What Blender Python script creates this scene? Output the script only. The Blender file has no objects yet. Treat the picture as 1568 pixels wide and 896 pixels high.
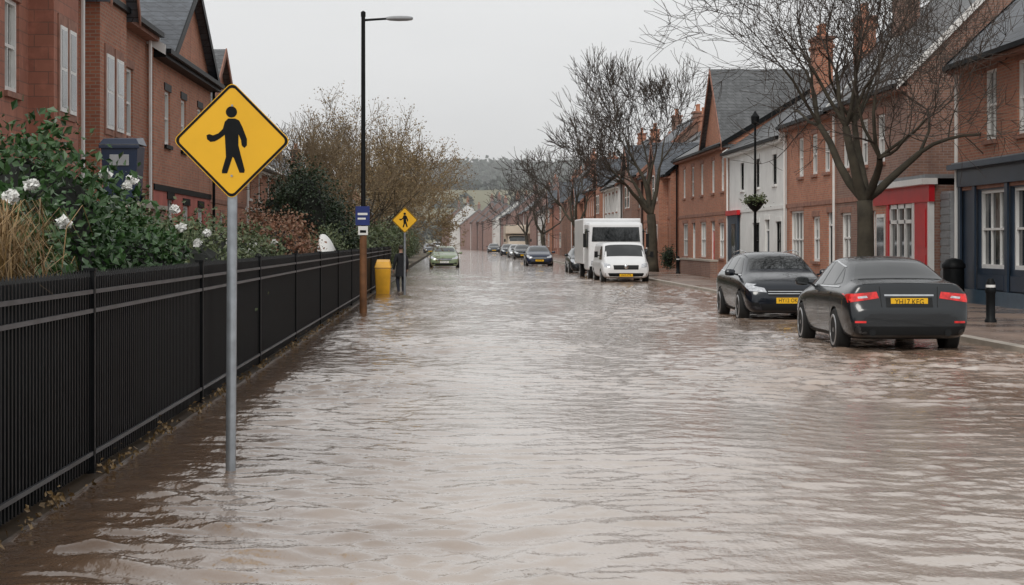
import bpy, bmesh, math, random
import numpy as np
from mathutils import Vector, Matrix
from mathutils.bvhtree import BVHTree
random.seed(7); np.random.seed(7)
S=bpy.context.scene
COL=S.collection
# ---------------------------------------------------------------- materials
def nmat(name):
    m=bpy.data.materials.new(name); m.use_nodes=True
    nt=m.node_tree; b=nt.nodes['Principled BSDF']
    return m,nt,b
def N(nt,t,**k):
    n=nt.nodes.new(t)
    for a,v in k.items(): setattr(n,a,v)
    return n
def c4(c): return (c[0],c[1],c[2],1)
def mixrgb(nt,fac,a,b,mode='MIX'):
    n=N(nt,'ShaderNodeMix',data_type='RGBA',blend_type=mode)
    for s,v in ((0,fac),(6,a),(7,b)):
        if hasattr(v,'is_output') or isinstance(v,bpy.types.NodeSocket): nt.links.new(v,n.inputs[s])
        else: n.inputs[s].default_value = v if s==0 else c4(v)
    return n.outputs[2]
def noise(nt,scale,detail=4,vec=None,rough=.55):
    n=N(nt,'ShaderNodeTexNoise'); n.inputs['Scale'].default_value=scale; n.inputs['Detail'].default_value=detail
    n.inputs['Roughness'].default_value=rough
    if vec is not None: nt.links.new(vec,n.inputs['Vector'])
    return n.outputs['Fac']
def ramp(nt,fac,a,b,ca=(0,0,0),cb=(1,1,1)):
    r=N(nt,'ShaderNodeValToRGB'); e=r.color_ramp.elements
    e[0].position=a; e[1].position=b; e[0].color=c4(ca); e[1].color=c4(cb)
    nt.links.new(fac,r.inputs[0]); return r.outputs[0]
def mth(nt,op,a,b):
    n=N(nt,'ShaderNodeMath',operation=op)
    for i,v in enumerate((a,b)):
        if isinstance(v,bpy.types.NodeSocket): nt.links.new(v,n.inputs[i])
        else: n.inputs[i].default_value=v
    return n.outputs[0]
def pos(nt):
    return N(nt,'ShaderNodeNewGeometry').outputs['Position']
def bump(nt,h,b,strength=.3,dist=.02):
    n=N(nt,'ShaderNodeBump'); n.inputs['Strength'].default_value=abs(strength); n.inputs['Distance'].default_value=dist; n.invert=strength<0
    nt.links.new(h,n.inputs['Height']); nt.links.new(n.outputs[0],b.inputs['Normal']); return n
def simple(name,c,rough=.6,metal=0,var=.15,scale=6,coat=0,bmp=0,spec=.5):
    m,nt,b=nmat(name)
    tc=N(nt,'ShaderNodeTexCoord').outputs['Object']
    f=noise(nt,scale,5,tc)
    d=tuple(x*(1-var) for x in c); l=tuple(min(1,x*(1+var)) for x in c)
    nt.links.new(ramp(nt,f,.3,.7,d,l),b.inputs['Base Color'])
    b.inputs['Roughness'].default_value=rough; b.inputs['Metallic'].default_value=metal; b.inputs['Specular IOR Level'].default_value=spec
    b.inputs['Coat Weight'].default_value=coat; b.inputs['Coat Roughness'].default_value=.03
    if bmp: bump(nt,noise(nt,scale*5,4,tc),b,bmp,.02)
    return m
def brick(name,c1,c2,mortar,w=.225,h=.075,ms=.010,stain=.35,rough=.85):
    m,nt,b=nmat(name)
    p=pos(nt); s=N(nt,'ShaderNodeSeparateXYZ'); nt.links.new(p,s.inputs[0])
    a=N(nt,'ShaderNodeMath',operation='ADD'); nt.links.new(s.outputs[0],a.inputs[0]); nt.links.new(s.outputs[1],a.inputs[1])
    cv=N(nt,'ShaderNodeCombineXYZ'); nt.links.new(a.outputs[0],cv.inputs[0]); nt.links.new(s.outputs[2],cv.inputs[1])
    t=N(nt,'ShaderNodeTexBrick'); nt.links.new(cv.outputs[0],t.inputs['Vector'])
    t.inputs['Scale'].default_value=1; t.inputs['Brick Width'].default_value=w; t.inputs['Row Height'].default_value=h
    t.inputs['Mortar Size'].default_value=ms; t.inputs['Color1'].default_value=c4(c1); t.inputs['Color2'].default_value=c4(c2)
    t.inputs['Mortar'].default_value=c4(mortar); t.inputs['Bias'].default_value=0
    n1=noise(nt,.7,6,p,.65); n2=noise(nt,5,4,p)
    dark=tuple(x*.42 for x in c1)
    o=mixrgb(nt,ramp(nt,n1,.42,.72,(0,0,0),(stain,)*3),t.outputs['Color'],dark)
    o=mixrgb(nt,ramp(nt,n2,.5,.8,(0,0,0),(.6,.6,.6)),o,tuple(min(1,x*1.7) for x in c2))
    mp=N(nt,'ShaderNodeMapping'); mp.inputs['Scale'].default_value=(1.6,1.6,.12); nt.links.new(p,mp.inputs[0])
    o=mixrgb(nt,ramp(nt,noise(nt,1.5,5,mp.outputs[0],.6),.55,.75,(0,0,0),(.4,.4,.4)),o,tuple(x*.5 for x in c2))
    nt.links.new(o,b.inputs['Base Color']); b.inputs['Roughness'].default_value=rough
    bump(nt,t.outputs['Fac'],b,-.4,.01)
    return m
def slate(name,c):
    m=brick(name,c,tuple(x*1.5 for x in c),tuple(x*.35 for x in c),.35,.16,.012,.5,.45)
    return m
M={}
M['brick1']=brick('brick_red',(.44,.175,.10),(.32,.12,.075),(.34,.27,.21))
M['brick2']=brick('brick_orange',(.49,.20,.115),(.37,.14,.085),(.36,.27,.21))
M['brick3']=brick('brick_brown',(.28,.155,.11),(.20,.105,.08),(.27,.22,.19))
M['brickfar']=brick('brick_haze_pale',(.31,.18,.15),(.26,.15,.13),(.28,.22,.2))  # paleness is distance haze put into the brick colour
M['sandstone']=brick('red_sandstone',(.40,.17,.115),(.32,.13,.09),(.22,.12,.09),.5,.22,.010)
M['stonetrim']=simple('stone_trim',(.28,.14,.10),.8,0,.3,4)
M['redpaint']=simple('red_render',(.46,.13,.10),.7,0,.15,2)
M['white_render']=simple('white_render',(.72,.72,.70),.8,0,.08,1.5)
M['slate']=slate('slate_roof',(.065,.073,.085))
M['slate2']=slate('slate_roof_weathered',(.08,.083,.086))
M['white']=simple('white_paint',(.78,.78,.76),.45,0,.06,3)
M['black']=simple('black_paint',(.007,.008,.009),.5,0,.3,8,spec=.15)
M['navy']=simple('navy_paint',(.018,.035,.06),.4,0,.2,2)
M['redgloss']=simple('red_gloss_paint',(.55,.012,.02),.3,0,.1,2)
M['grey']=simple('grey_paint',(.3,.31,.32),.5)
M['pot']=simple('chimney_pot',(.45,.2,.12),.8)
M['lead']=simple('lead',(.2,.21,.22),.5)
M['curtain']=simple('net_curtain',(.42,.42,.40),.25,0,.25,9)
def glassmat(name,c=(.02,.024,.028),l=(.13,.14,.14),spec=.5,r=.06):
    m,nt,b=nmat(name); p=pos(nt)
    nt.links.new(ramp(nt,noise(nt,1.1,3,p),.45,.62,c,l),b.inputs['Base Color'])
    b.inputs['Roughness'].default_value=r; b.inputs['Specular IOR Level'].default_value=spec; return m
M['glass']=glassmat('window_glass'); M['carglass']=glassmat('car_glass',(.008,.010,.011),(.03,.034,.036),.8,.02)
M['bark']=simple('bark',(.055,.047,.033),.9,0,.4,3,0,.6)
M['twig']=simple('twig_bark',(.055,.043,.035),.9,0,.3,2)
M['twigo']=simple('olive_twig_bark',(.15,.11,.065),.9,0,.3,2)
M['core']=simple('dark_shrub_filler',(.006,.008,.005),1)  # near-black filler painted as the shade between leaves
def leafmat(name,cols,rough=.5):
    m,nt,b=nmat(name)
    g=N(nt,'ShaderNodeNewGeometry'); r=N(nt,'ShaderNodeValToRGB'); e=r.color_ramp.elements
    e[0].color=c4(cols[0]); e[1].color=c4(cols[-1])
    for i,c in enumerate(cols[1:-1]):
        x=e.new((i+1)/(len(cols)-1)); x.color=c4(c)
    nt.links.new(g.outputs['Random Per Island'],r.inputs[0])
    nt.links.new(r.outputs[0],b.inputs['Base Color']); b.inputs['Roughness'].default_value=rough
    return m
M['leaf']=leafmat('rose_leaf',[(.012,.04,.010),(.03,.08,.02),(.055,.12,.035),(.02,.055,.014)],.38)
M['leafm']=leafmat('shrub_leaf',[(.05,.075,.03),(.08,.11,.045),(.12,.14,.065),(.05,.07,.035)])
M['leafd']=leafmat('dark_evergreen_leaf',[(.010,.022,.010),(.018,.036,.015),(.025,.045,.018)],.5)
M['leafh']=leafmat('hedge_leaf',[(.006,.009,.005),(.010,.015,.007),(.022,.02,.010)],.8)
M['leafr']=leafmat('rusty_leaf',[(.15,.065,.04),(.22,.10,.055),(.11,.06,.03),(.24,.14,.08)])
M['leafo']=leafmat('olive_brown_leaf',[(.20,.15,.07),(.28,.20,.09),(.15,.11,.055),(.24,.15,.075)])
M['straw']=leafmat('dry_grass',[(.20,.125,.045),(.27,.17,.07),(.12,.075,.03)])
M['petal']=leafmat('white_petal',[(.75,.75,.72),(.85,.85,.83)],.6)
M['hazetree']=leafmat('hazed_tree_leaf',[(.07,.088,.078),(.10,.118,.10),(.08,.096,.086)],1)  # distance haze mixed into the leaf colours

# ---------------------------------------------------------------- mesh builder
class MB:
    def __init__(s): s.v=[];s.f=[];s.m=[];s.mats=[]
    def mi(s,mat):
        if isinstance(mat,str): mat=M[mat]
        if mat not in s.mats: s.mats.append(mat)
        return s.mats.index(mat)
    def face(s,pts,mat):
        b=len(s.v); s.v+= [tuple(p) for p in pts]; s.f.append(tuple(range(b,b+len(pts)))); s.m.append(s.mi(mat))
    def mesh(s,vs,fs,mat):
        b=len(s.v); s.v+=[tuple(p) for p in vs]; k=s.mi(mat)
        for f in fs: s.f.append(tuple(i+b for i in f)); s.m.append(k)
    def box(s,a,b,mat):
        x0,x1=sorted((a[0],b[0]));y0,y1=sorted((a[1],b[1]));z0,z1=sorted((a[2],b[2]))
        vs=[(x0,y0,z0),(x1,y0,z0),(x1,y1,z0),(x0,y1,z0),(x0,y0,z1),(x1,y0,z1),(x1,y1,z1),(x0,y1,z1)]
        s.mesh(vs,[(0,3,2,1),(4,5,6,7),(0,1,5,4),(1,2,6,5),(2,3,7,6),(3,0,4,7)],mat)
    def loft(s,A,B,mat):
        n=len(A); s.mesh(list(A)+list(B),[tuple(range(n))[::-1],tuple(range(n,2*n))]+[(i,(i+1)%n,n+(i+1)%n,n+i) for i in range(n)],mat)
    def tube(s,pts,rad,n,mat,cap=True):
        vs=[];fs=[]; pts=[Vector(p) for p in pts]
        k=len(pts)
        for i,p in enumerate(pts):
            d=(pts[min(i+1,k-1)]-pts[max(i-1,0)])
            if d.length<1e-9: d=Vector((0,0,1))
            d.normalize()
            a=d.cross(Vector((0,1,0)) if abs(d.y)<.9 else Vector((1,0,0))); a.normalize(); b=d.cross(a)
            for j in range(n):
                t=2*math.pi*j/n; vs.append(p+(a*math.cos(t)+b*math.sin(t))*rad[i])
        for i in range(k-1):
            for j in range(n):
                fs.append((i*n+j,i*n+(j+1)%n,(i+1)*n+(j+1)%n,(i+1)*n+j))
        if cap: fs.append(tuple(range(n))[::-1]); fs.append(tuple((k-1)*n+j for j in range(n)))
        s.mesh(vs,fs,mat)
    def lathe(s,c,prof,n,mat,axis='Z'):
        vs=[];fs=[];k=len(prof)
        for (r,h) in prof:
            for j in range(n):
                t=2*math.pi*j/n
                if axis=='Z': vs.append((c[0]+r*math.cos(t),c[1]+r*math.sin(t),c[2]+h))
                elif axis=='X': vs.append((c[0]+h,c[1]+r*math.cos(t),c[2]+r*math.sin(t)))
                else: vs.append((c[0]+r*math.cos(t),c[1]+h,c[2]+r*math.sin(t)))
        for i in range(k-1):
            for j in range(n): fs.append((i*n+j,i*n+(j+1)%n,(i+1)*n+(j+1)%n,(i+1)*n+j))
        fs.append(tuple(range(n))[::-1]); fs.append(tuple((k-1)*n+j for j in range(n)))
        s.mesh(vs,fs,mat)
    def build(s,name,parent=None,smooth=False,bevel=0,recalc=False):
        me=bpy.data.meshes.new(name); me.from_pydata(s.v,[],s.f)
        for m in s.mats: me.materials.append(m)
        me.polygons.foreach_set('material_index',s.m)
        if recalc:
            bm=bmesh.new(); bm.from_mesh(me); bmesh.ops.recalc_face_normals(bm,faces=bm.faces); bm.to_mesh(me); bm.free()
        if smooth:
            me.polygons.foreach_set('use_smooth',[True]*len(me.polygons))
            if smooth=='auto':
                try: me.set_sharp_from_angle(angle=math.radians(40))
                except Exception: pass
        o=bpy.data.objects.new(name,me); COL.objects.link(o)
        if parent: o.parent=parent
        if bevel:
            b=o.modifiers.new('b','BEVEL'); b.width=bevel; b.segments=2; b.limit_method='ANGLE'
        return o
def empty(name,loc=(0,0,0),rz=0):
    e=bpy.data.objects.new(name,None); COL.objects.link(e); e.location=loc; e.rotation_euler=(0,0,rz); e.empty_display_size=.3
    return e

# ---------------------------------------------------------------- camera / world / sun
cam=bpy.data.cameras.new('camera'); co=bpy.data.objects.new('camera',cam); COL.objects.link(co)
co.location=(0,0,1.6); co.rotation_euler=(math.radians(90),0,0)
cam.sensor_width=36; cam.lens=63.1; cam.shift_x=.06; cam.shift_y=-.0497; cam.clip_end=5000; cam.clip_start=.1
S.camera=co
S.view_settings.view_transform='Standard'; S.view_settings.look='None'; S.view_settings.exposure=0
w=bpy.data.worlds.new('World'); S.world=w; w.use_nodes=True; nt=w.node_tree; bg=nt.nodes['Background']
sky=N(nt,'ShaderNodeTexSky',sky_type='NISHITA'); sky.sun_disc=False; sky.sun_elevation=math.radians(38); sky.sun_rotation=math.radians(200)
hs=N(nt,'ShaderNodeHueSaturation'); hs.inputs['Saturation'].default_value=.15; nt.links.new(sky.outputs[0],hs.inputs['Color'])
tc=N(nt,'ShaderNodeTexCoord').outputs['Generated']
mp=N(nt,'ShaderNodeMapping'); mp.inputs['Scale'].default_value=(1,1,3.5); nt.links.new(tc,mp.inputs[0])
cl=ramp(nt,noise(nt,2.2,6,mp.outputs[0],.5),.3,.72,(7.7,7.8,7.9),(9.1,9.15,9.15))
o=mixrgb(nt,.92,hs.outputs[0],cl)
nt.links.new(o,bg.inputs[0]); bg.inputs[1].default_value=.10
sl=bpy.data.lights.new('sun','SUN'); so=bpy.data.objects.new('sun',sl); COL.objects.link(so)
sl.energy=1.35; sl.angle=math.radians(20); sl.color=(1,.96,.90)
so.rotation_euler=(math.radians(48),0,math.radians(-20))
# real valley mist: thin scattering volume filling the far end of the street
m=bpy.data.materials.new('valley_mist'); m.use_nodes=True; nt=m.node_tree; nt.nodes.clear()
vo=N(nt,'ShaderNodeVolumeScatter'); vo.inputs['Color'].default_value=(.98,.99,1,1); vo.inputs['Density'].default_value=.00055; vo.inputs['Anisotropy'].default_value=0
nt.links.new(vo.outputs[0],N(nt,'ShaderNodeOutputMaterial').inputs['Volume'])
b=MB(); b.box((-300,160,-.2),(400,1350,58),m); b.build('mist',recalc=True)

# ---------------------------------------------------------------- ground, pavement, water
def sheet(name,x0,x1,y0,y1,z,mat):
    b=MB(); b.face([(x0,y0,z),(x1,y0,z),(x1,y1,z),(x0,y1,z)],mat); return b.build(name)
M['ground']=simple('muddy_ground',(.12,.10,.07),.9,0,.3,.6)
m,nt,b=nmat('wet_paving'); p=pos(nt)
t=N(nt,'ShaderNodeTexBrick'); nt.links.new(p,t.inputs['Vector']); t.inputs['Scale'].default_value=1
t.inputs['Brick Width'].default_value=.9; t.inputs['Row Height'].default_value=.6; t.inputs['Mortar Size'].default_value=.012
t.inputs['Color1'].default_value=(.21,.15,.12,1); t.inputs['Color2'].default_value=(.17,.12,.095,1); t.inputs['Mortar'].default_value=(.08,.06,.05,1)
nt.links.new(mixrgb(nt,ramp(nt,noise(nt,.8,5,p),.4,.6),t.outputs[0],(.25,.175,.135)),b.inputs['Base Color'])
nt.links.new(ramp(nt,noise(nt,.5,5,p),.4,.6,(.10,.10,.10),(.5,.5,.5)),b.inputs['Roughness'])
M['paving']=m
M['kerb']=simple('kerb_stone',(.38,.34,.29),.5,0,.2,2)
M['wetstone']=simple('wet_muddy_stone',(.07,.05,.035),.3,0,.4,5)
M['asphalt']=simple('asphalt',(.05,.05,.05),.8,0,.2,20)
sheet('ground',-900,900,-60,2500,-.32,M['ground'])
sheet('road',-2.2,8.1,-20,520,-.15,M['asphalt'])
b=MB(); b.box((-2.62,-20,-.3),(-2.36,80,.02),'wetstone'); b.build('fence_base')
b=MB(); b.box((-60,-20,-.3),(-2.62,520,.10),'ground'); b.build('garden_ground')
b=MB(); b.box((8.42,-20,-.3),(60,420,.075),'paving'); b.build('pavement')
b=MB()
y=-10
while y<240: b.box((8.20,y,-.3),(8.42,y+.905,.08),'kerb'); y+=.915
b.build('kerb')
m,nt,bs=nmat('flood_water'); p=pos(nt)
mp=N(nt,'ShaderNodeMapping'); mp.inputs['Scale'].default_value=(1,.6,1); mp.inputs['Rotation'].default_value=(0,0,.25); nt.links.new(p,mp.inputs[0]); pv=mp.outputs[0]
sx=N(nt,'ShaderNodeSeparateXYZ'); nt.links.new(p,sx.inputs[0])
def maprange(v,a,b_,c=0,d=1):
    n=N(nt,'ShaderNodeMapRange'); n.inputs[1].default_value=a;n.inputs[2].default_value=b_;n.inputs[3].default_value=c;n.inputs[4].default_value=d
    nt.links.new(v,n.inputs[0]); return n.outputs[0]
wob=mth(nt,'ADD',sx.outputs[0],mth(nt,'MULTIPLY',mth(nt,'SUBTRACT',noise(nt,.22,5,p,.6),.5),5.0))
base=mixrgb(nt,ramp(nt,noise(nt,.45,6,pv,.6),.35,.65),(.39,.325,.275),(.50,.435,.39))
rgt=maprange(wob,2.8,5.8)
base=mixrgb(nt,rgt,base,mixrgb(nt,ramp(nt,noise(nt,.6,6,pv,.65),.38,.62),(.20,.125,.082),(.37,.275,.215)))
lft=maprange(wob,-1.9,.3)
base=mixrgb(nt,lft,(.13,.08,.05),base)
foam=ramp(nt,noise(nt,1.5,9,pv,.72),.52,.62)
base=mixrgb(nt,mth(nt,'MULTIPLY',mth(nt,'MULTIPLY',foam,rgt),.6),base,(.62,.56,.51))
nt.links.new(base,bs.inputs['Base Color'])
bs.inputs['Roughness'].default_value=.03; bs.inputs['IOR'].default_value=1.48
n1=noise(nt,4.5,4,pv,.6); n2=noise(nt,15,3,pv,.6)
a=N(nt,'ShaderNodeMath',operation='MULTIPLY_ADD'); nt.links.new(n2,a.inputs[0]); a.inputs[1].default_value=.28; nt.links.new(n1,a.inputs[2])
bp=bump(nt,a.outputs[0],bs,.5,.04)
nt.links.new(maprange(sx.outputs[1],15,80,.42,1.0),bp.inputs['Strength'])
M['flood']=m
ys=7*np.exp(np.linspace(0,math.log(110/7),1000)); xs=np.linspace(-2.45,8.9,360)
X,Y=np.meshgrid(xs,ys)
H=np.zeros_like(X); rng=np.random.RandomState(3)
def lowfreq(X,Y,k,seed):
    r=np.random.RandomState(seed); o=np.zeros_like(X)
    for i in range(9):
        th=r.uniform(0,6.28); kk=k*r.uniform(.5,1.6); o+=np.sin(X*kk*math.cos(th)+Y*kk*.5*math.sin(th)+r.uniform(0,6.28))
    return o/3
wx=X+.22*lowfreq(X,Y,1.9,11)+.05*lowfreq(X,Y,6,13); wy=Y+.30*lowfreq(X,Y,1.5,12)+.05*lowfreq(X,Y,6,14)
for i in range(90):
    lam=.14*math.exp(rng.uniform(0,1.65)); th=rng.normal(math.radians(78),math.radians(33))
    k=2*math.pi/lam
    fade=np.clip((lam*34-Y*.25)/4+.7,0,1)
    H+=lam**.9*.0027*fade*np.sin(k*(wx*math.cos(th)+wy*math.sin(th))+rng.uniform(0,6.28))
H=H+6*np.clip(H,0,1)**2
mask=.62+.5*np.clip(lowfreq(X,Y,1.3,5)*.9+.2,-.7,1)
mask*=np.clip((X+2.5)/.7,.3,1)*np.clip((110-Y)/15,0,1)
cx=1.6+.5*np.sin(Y*.25)
mask*=.60+.95*np.clip((X-cx-1.2)/2.2,0,1)+.75*np.clip((cx-1.0-X)/1.2,0,1)
H*=mask
nv=len(xs); V=np.stack([X,Y,H],-1).reshape(-1,3)
idx=np.arange(len(ys)*nv).reshape(len(ys),nv)
F=np.stack([idx[:-1,:-1],idx[:-1,1:],idx[1:,1:],idx[1:,:-1]],-1).reshape(-1,4)
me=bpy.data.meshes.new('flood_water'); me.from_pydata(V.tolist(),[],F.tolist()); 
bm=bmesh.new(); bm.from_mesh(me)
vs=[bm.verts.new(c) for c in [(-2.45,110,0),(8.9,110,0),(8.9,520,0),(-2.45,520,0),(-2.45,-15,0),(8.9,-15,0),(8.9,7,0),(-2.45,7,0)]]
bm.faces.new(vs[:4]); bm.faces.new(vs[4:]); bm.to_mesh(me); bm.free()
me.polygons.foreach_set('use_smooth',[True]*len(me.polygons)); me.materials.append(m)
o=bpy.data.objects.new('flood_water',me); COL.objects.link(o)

# ---------------------------------------------------------------- houses
def house(name,s,F,y0,y1,eave,ridge,depth,wall,roof,ups=(),downs=(),chim=(),gables=(),ground=None,trim='stonetrim',frame='white',base=.03,verge=True,lower=None):
    e=empty(name,(0,0,0))
    P=lambda u,v,d=0:(F+s*d,u,v)
    W=MB(); R=MB(); G=MB()
    ops=[(a,b,c,d,k) for (a,b,c,d,k) in list(ups)+list(downs)]
    split=2.95
    def fac(v0,v1,mat):
        us=sorted({y0,y1,*[o[0] for o in ops if o[3]>v0 and o[2]<v1],*[o[1] for o in ops if o[3]>v0 and o[2]<v1]})
        vv=sorted({v0,v1,*[max(v0,min(v1,o[2])) for o in ops],*[max(v0,min(v1,o[3])) for o in ops]})
        for i in range(len(us)-1):
            for j in range(len(vv)-1):
                cu=(us[i]+us[i+1])/2; cv=(vv[j]+vv[j+1])/2
                if any(o[0]<cu<o[1] and o[2]<cv<o[3] for o in ops): continue
                W.face([P(us[i],vv[j]),P(us[i+1],vv[j]),P(us[i+1],vv[j+1]),P(us[i],vv[j+1])],mat)
    if lower: fac(base,split,lower); fac(split,eave,wall)
    else: fac(base,eave,wall)
    for qi,(a,b,c,d,k) in enumerate(ops):
        t=.14; wm=lower if (lower and c<split) else wall
        for q in ([P(a,c),P(a,d),P(a,d,t),P(a,c,t)],[P(b,c),P(b,d),P(b,d,t),P(b,c,t)],[P(a,d),P(b,d),P(b,d,t),P(a,d,t)],[P(a,c),P(b,c),P(b,c,t),P(a,c,t)]): W.face(q,wm)
        fr=frame; g='glass'
        if k=='dark': fr='black'
        if k in('door','reddoor','navydoor','whitedoor'):
            dm={'door':'black','reddoor':'redgloss','navydoor':'navy','whitedoor':'white'}[k]
            G.box(P(a,c,.10),P(b,d-.45,.14),dm); G.face([P(a,d-.42,.11),P(b,d-.42,.11),P(b,d,.11),P(a,d,.11)],'glass')
            G.box(P(a,d-.46,.06),P(b,d-.40,.13),'white')
            G.box(P(a,c,.05),P(a+.06,d,.14),'white'); G.box(P(b-.06,c,.05),P(b,d,.14),'white')
            for q in range(2):
                for z in (c+.15,c+.95):
                    uu=a+.16+q*(b-a-.2)/2; G.box(P(uu,z,.085),P(uu+(b-a-.4)/2,z+.62,.105),dm)
        else:
            G.face([P(a,c,.125),P(b,c,.125),P(b,d,.125),P(a,d,.125)],g)
            if k=='win':
                hsh=(int(a*37)+qi*7)%5
                if hsh in(0,2,3):
                    G.face([P(a+.06,c+.06,.121),P(a+.06+(b-a)*.2,c+.06,.121),P(a+.06+(b-a)*.13,d-.05,.121),P(a+.06,d-.05,.121)],'curtain'); G.face([P(b-.06,c+.06,.121),P(b-.06-(b-a)*.2,c+.06,.121),P(b-.06-(b-a)*.13,d-.05,.121),P(b-.06,d-.05,.121)],'curtain')
                if hsh in(1,3): G.face([P(a+.06,d-(d-c)*.3,.119),P(b-.06,d-(d-c)*.3,.119),P(b-.06,d-.05,.119),P(a+.06,d-.05,.119)],'curtain')
            f=.075
            G.box(P(a,c,.05),P(a+f,d,.13),fr);G.box(P(b-f,c,.05),P(b,d,.13),fr)
            G.box(P(a+f,c,.052),P(b-f,c+f*1.3,.13),fr);G.box(P(a+f,d-f,.052),P(b-f,d,.13),fr)
            mz=(c+d)/2; G.box(P(a+f,mz-.025,.07),P(b-f,mz+.03,.13),fr)
            nb=1 if b-a<1.6 else (3 if b-a>2.3 else 2)
            if b-a>.85:
                for q in range(nb):
                    uu=a+(b-a)*(q+1)/(nb+1); G.box(P(uu-.018,c+f,.075),P(uu+.018,d-f,.128),fr)
        if k!='shop':
            G.box(P(a-.10,d+.003,-.025),P(b+.10,d+.19,.05),trim)
            if 'door' not in k: G.box(P(a-.08,c-.10,-.07),P(b+.08,c-.003,.05),trim)
            else: G.box(P(a-.05,base,-.3),P(b+.05,base+.12,.0),'kerb')
    D=depth
    for yy in (y0,y1):
        W.face([P(yy,base,0),P(yy,base,D),P(yy,eave,D),P(yy,ridge-.12,D/2),P(yy,eave,0)],wall)
    W.face([P(y0,base,D),P(y1,base,D),P(y1,eave,D),P(y0,eave,D)],wall)
    W.box(P(y0+.01,split-.06,-.035),P(y1-.01,split+.09,-.002),trim)
    sl=(ridge-eave)/(D/2); ov=.32; th=.10
    ya,yb=y0-.08,y1+.08
    for sd in (0,1):
        def Q(d,v,u): return P(u,v,d if sd==0 else D-d)
        prof=[(-ov,eave-ov*sl),(D/2,ridge),(D/2,ridge+th),(-ov,eave-ov*sl+th)]
        R.loft([Q(d,v,ya) for d,v in prof],[Q(d,v,yb) for d,v in prof],roof)
    R.box(P(ya,ridge+th-.02,D/2-.12),P(yb,ridge+th+.09,D/2+.12),'lead')
    if verge:
        for (u0,u1) in ((ya-.035,ya-.003),(yb+.003,yb+.035)):
            prof=[(-ov,eave-ov*sl-.10),(D/2,ridge-.10),(D/2,ridge+th+.05),(-ov,eave-ov*sl+th+.05)]
            vm='white' if verge is True else verge
            R.loft([P(u0,v,d) for d,v in prof],[P(u1,v,d) for d,v in prof],vm)
            R.loft([P(u0,v,D-d) for d,v in prof],[P(u1,v,D-d) for d,v in prof],vm)
    ge=eave-ov*sl
    R.box(P(y0,ge-.05,-ov-.12),P(y1,ge+.07,-ov+.0),'black')
    R.box(P(y0,ge-.14,-ov+.01),P(y1,ge-.0,-.003),trim if wall!='white_render' else 'white')
    R.tube([P(y1-.18,ge,-.12),P(y1-.18,base,-.12)],[.045,.045],6,'black' if (int(y0)%3) else 'white')
    for gb in gables:
        a,b,pk,pr=gb[:4]; top=len(gb)>4
        mid=(a+b)/2; ev=eave-.1
        if top: W.face([P(b,ev,-pr),P(mid,pk,-pr),P(a,ev,-pr)],wall)
        else:
            W.face([P(a,base,-pr),P(b,base,-pr),P(b,ev,-pr),P(mid,pk,-pr),P(a,ev,-pr)],wall)
            W.face([P(a,base,-pr),P(a,base,0),P(a,ev,0),P(a,ev,-pr)],wall); W.face([P(b,base,-pr),P(b,base,0),P(b,ev,0),P(b,ev,-pr)],wall)
        for sd in (0,1):
            ua=(a-.2) if sd==0 else (b+.2); sl2=(pk-ev)/((b-a)/2); va=ev-.2*sl2
            prof=[(ua,va),(mid,pk),(mid,pk+.11),(ua,va+.11)]
            R.loft([P(u,v,-pr-.25) for u,v in prof],[P(u,v,D/2) for u,v in prof],roof)
            prof=[(ua,va-.12),(mid,pk-.12),(mid,pk+.14),(ua,va+.14)]
            R.loft([P(u,v,-pr-.29) for u,v in prof],[P(u,v,-pr-.252) for u,v in prof],trim)
        if top: continue
        for (c,d) in ((3.95,5.5),(.95,2.6)):
            ww=(b-a)*.26
            for q in (-1,1):
                cu=mid+q*ww*.72
                G.box(P(cu-ww/2-.1,c-.12,-pr-.03),P(cu+ww/2+.1,d+.2,-pr+.02),trim)
                G.box(P(cu-ww/2,c,-pr-.05),P(cu+ww/2,d,-pr),'white')
                G.box(P(cu-ww/2+.07,c+.08,-pr-.056),P(cu+ww/2-.07,(c+d)/2-.03,-pr),'glass')
                G.box(P(cu-ww/2+.07,(c+d)/2+.03,-pr-.056),P(cu+ww/2-.07,d-.07,-pr),'glass')
    C=MB()
    for (u,d,zt,wd,np_) in chim:
        zb=eave-.3; cm=wall if wall!='white_render' else 'brick1'
        C.box(P(u-wd/2,zb,d-.3),P(u+wd/2,zt,d+.3),cm)
        C.box(P(u-wd/2-.06,zt-.35,d-.36),P(u+wd/2+.06,zt-.2,d+.36),cm); C.box(P(u-wd/2-.08,zt-.02,d-.38),P(u+wd/2+.08,zt+.1,d+.38),trim)
        for q in range(np_):
            uu=u+(q-(np_-1)/2)*.34; c0=P(uu,zt+.1,d); C.lathe(c0,[(.12,0),(.10,.4),(.13,.42),(.13,.5),(.08,.5)],8,'pot')
    W.build('walls',e); R.build('roof',e); G.build('windows_and_doors',e)
    if chim: C.build('chimneys',e,smooth='auto')
    return e
def win(us,z0,z1,w=.95,k='win'): return [(u-w/2,u+w/2,z0,z1,k) for u in us]

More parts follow.
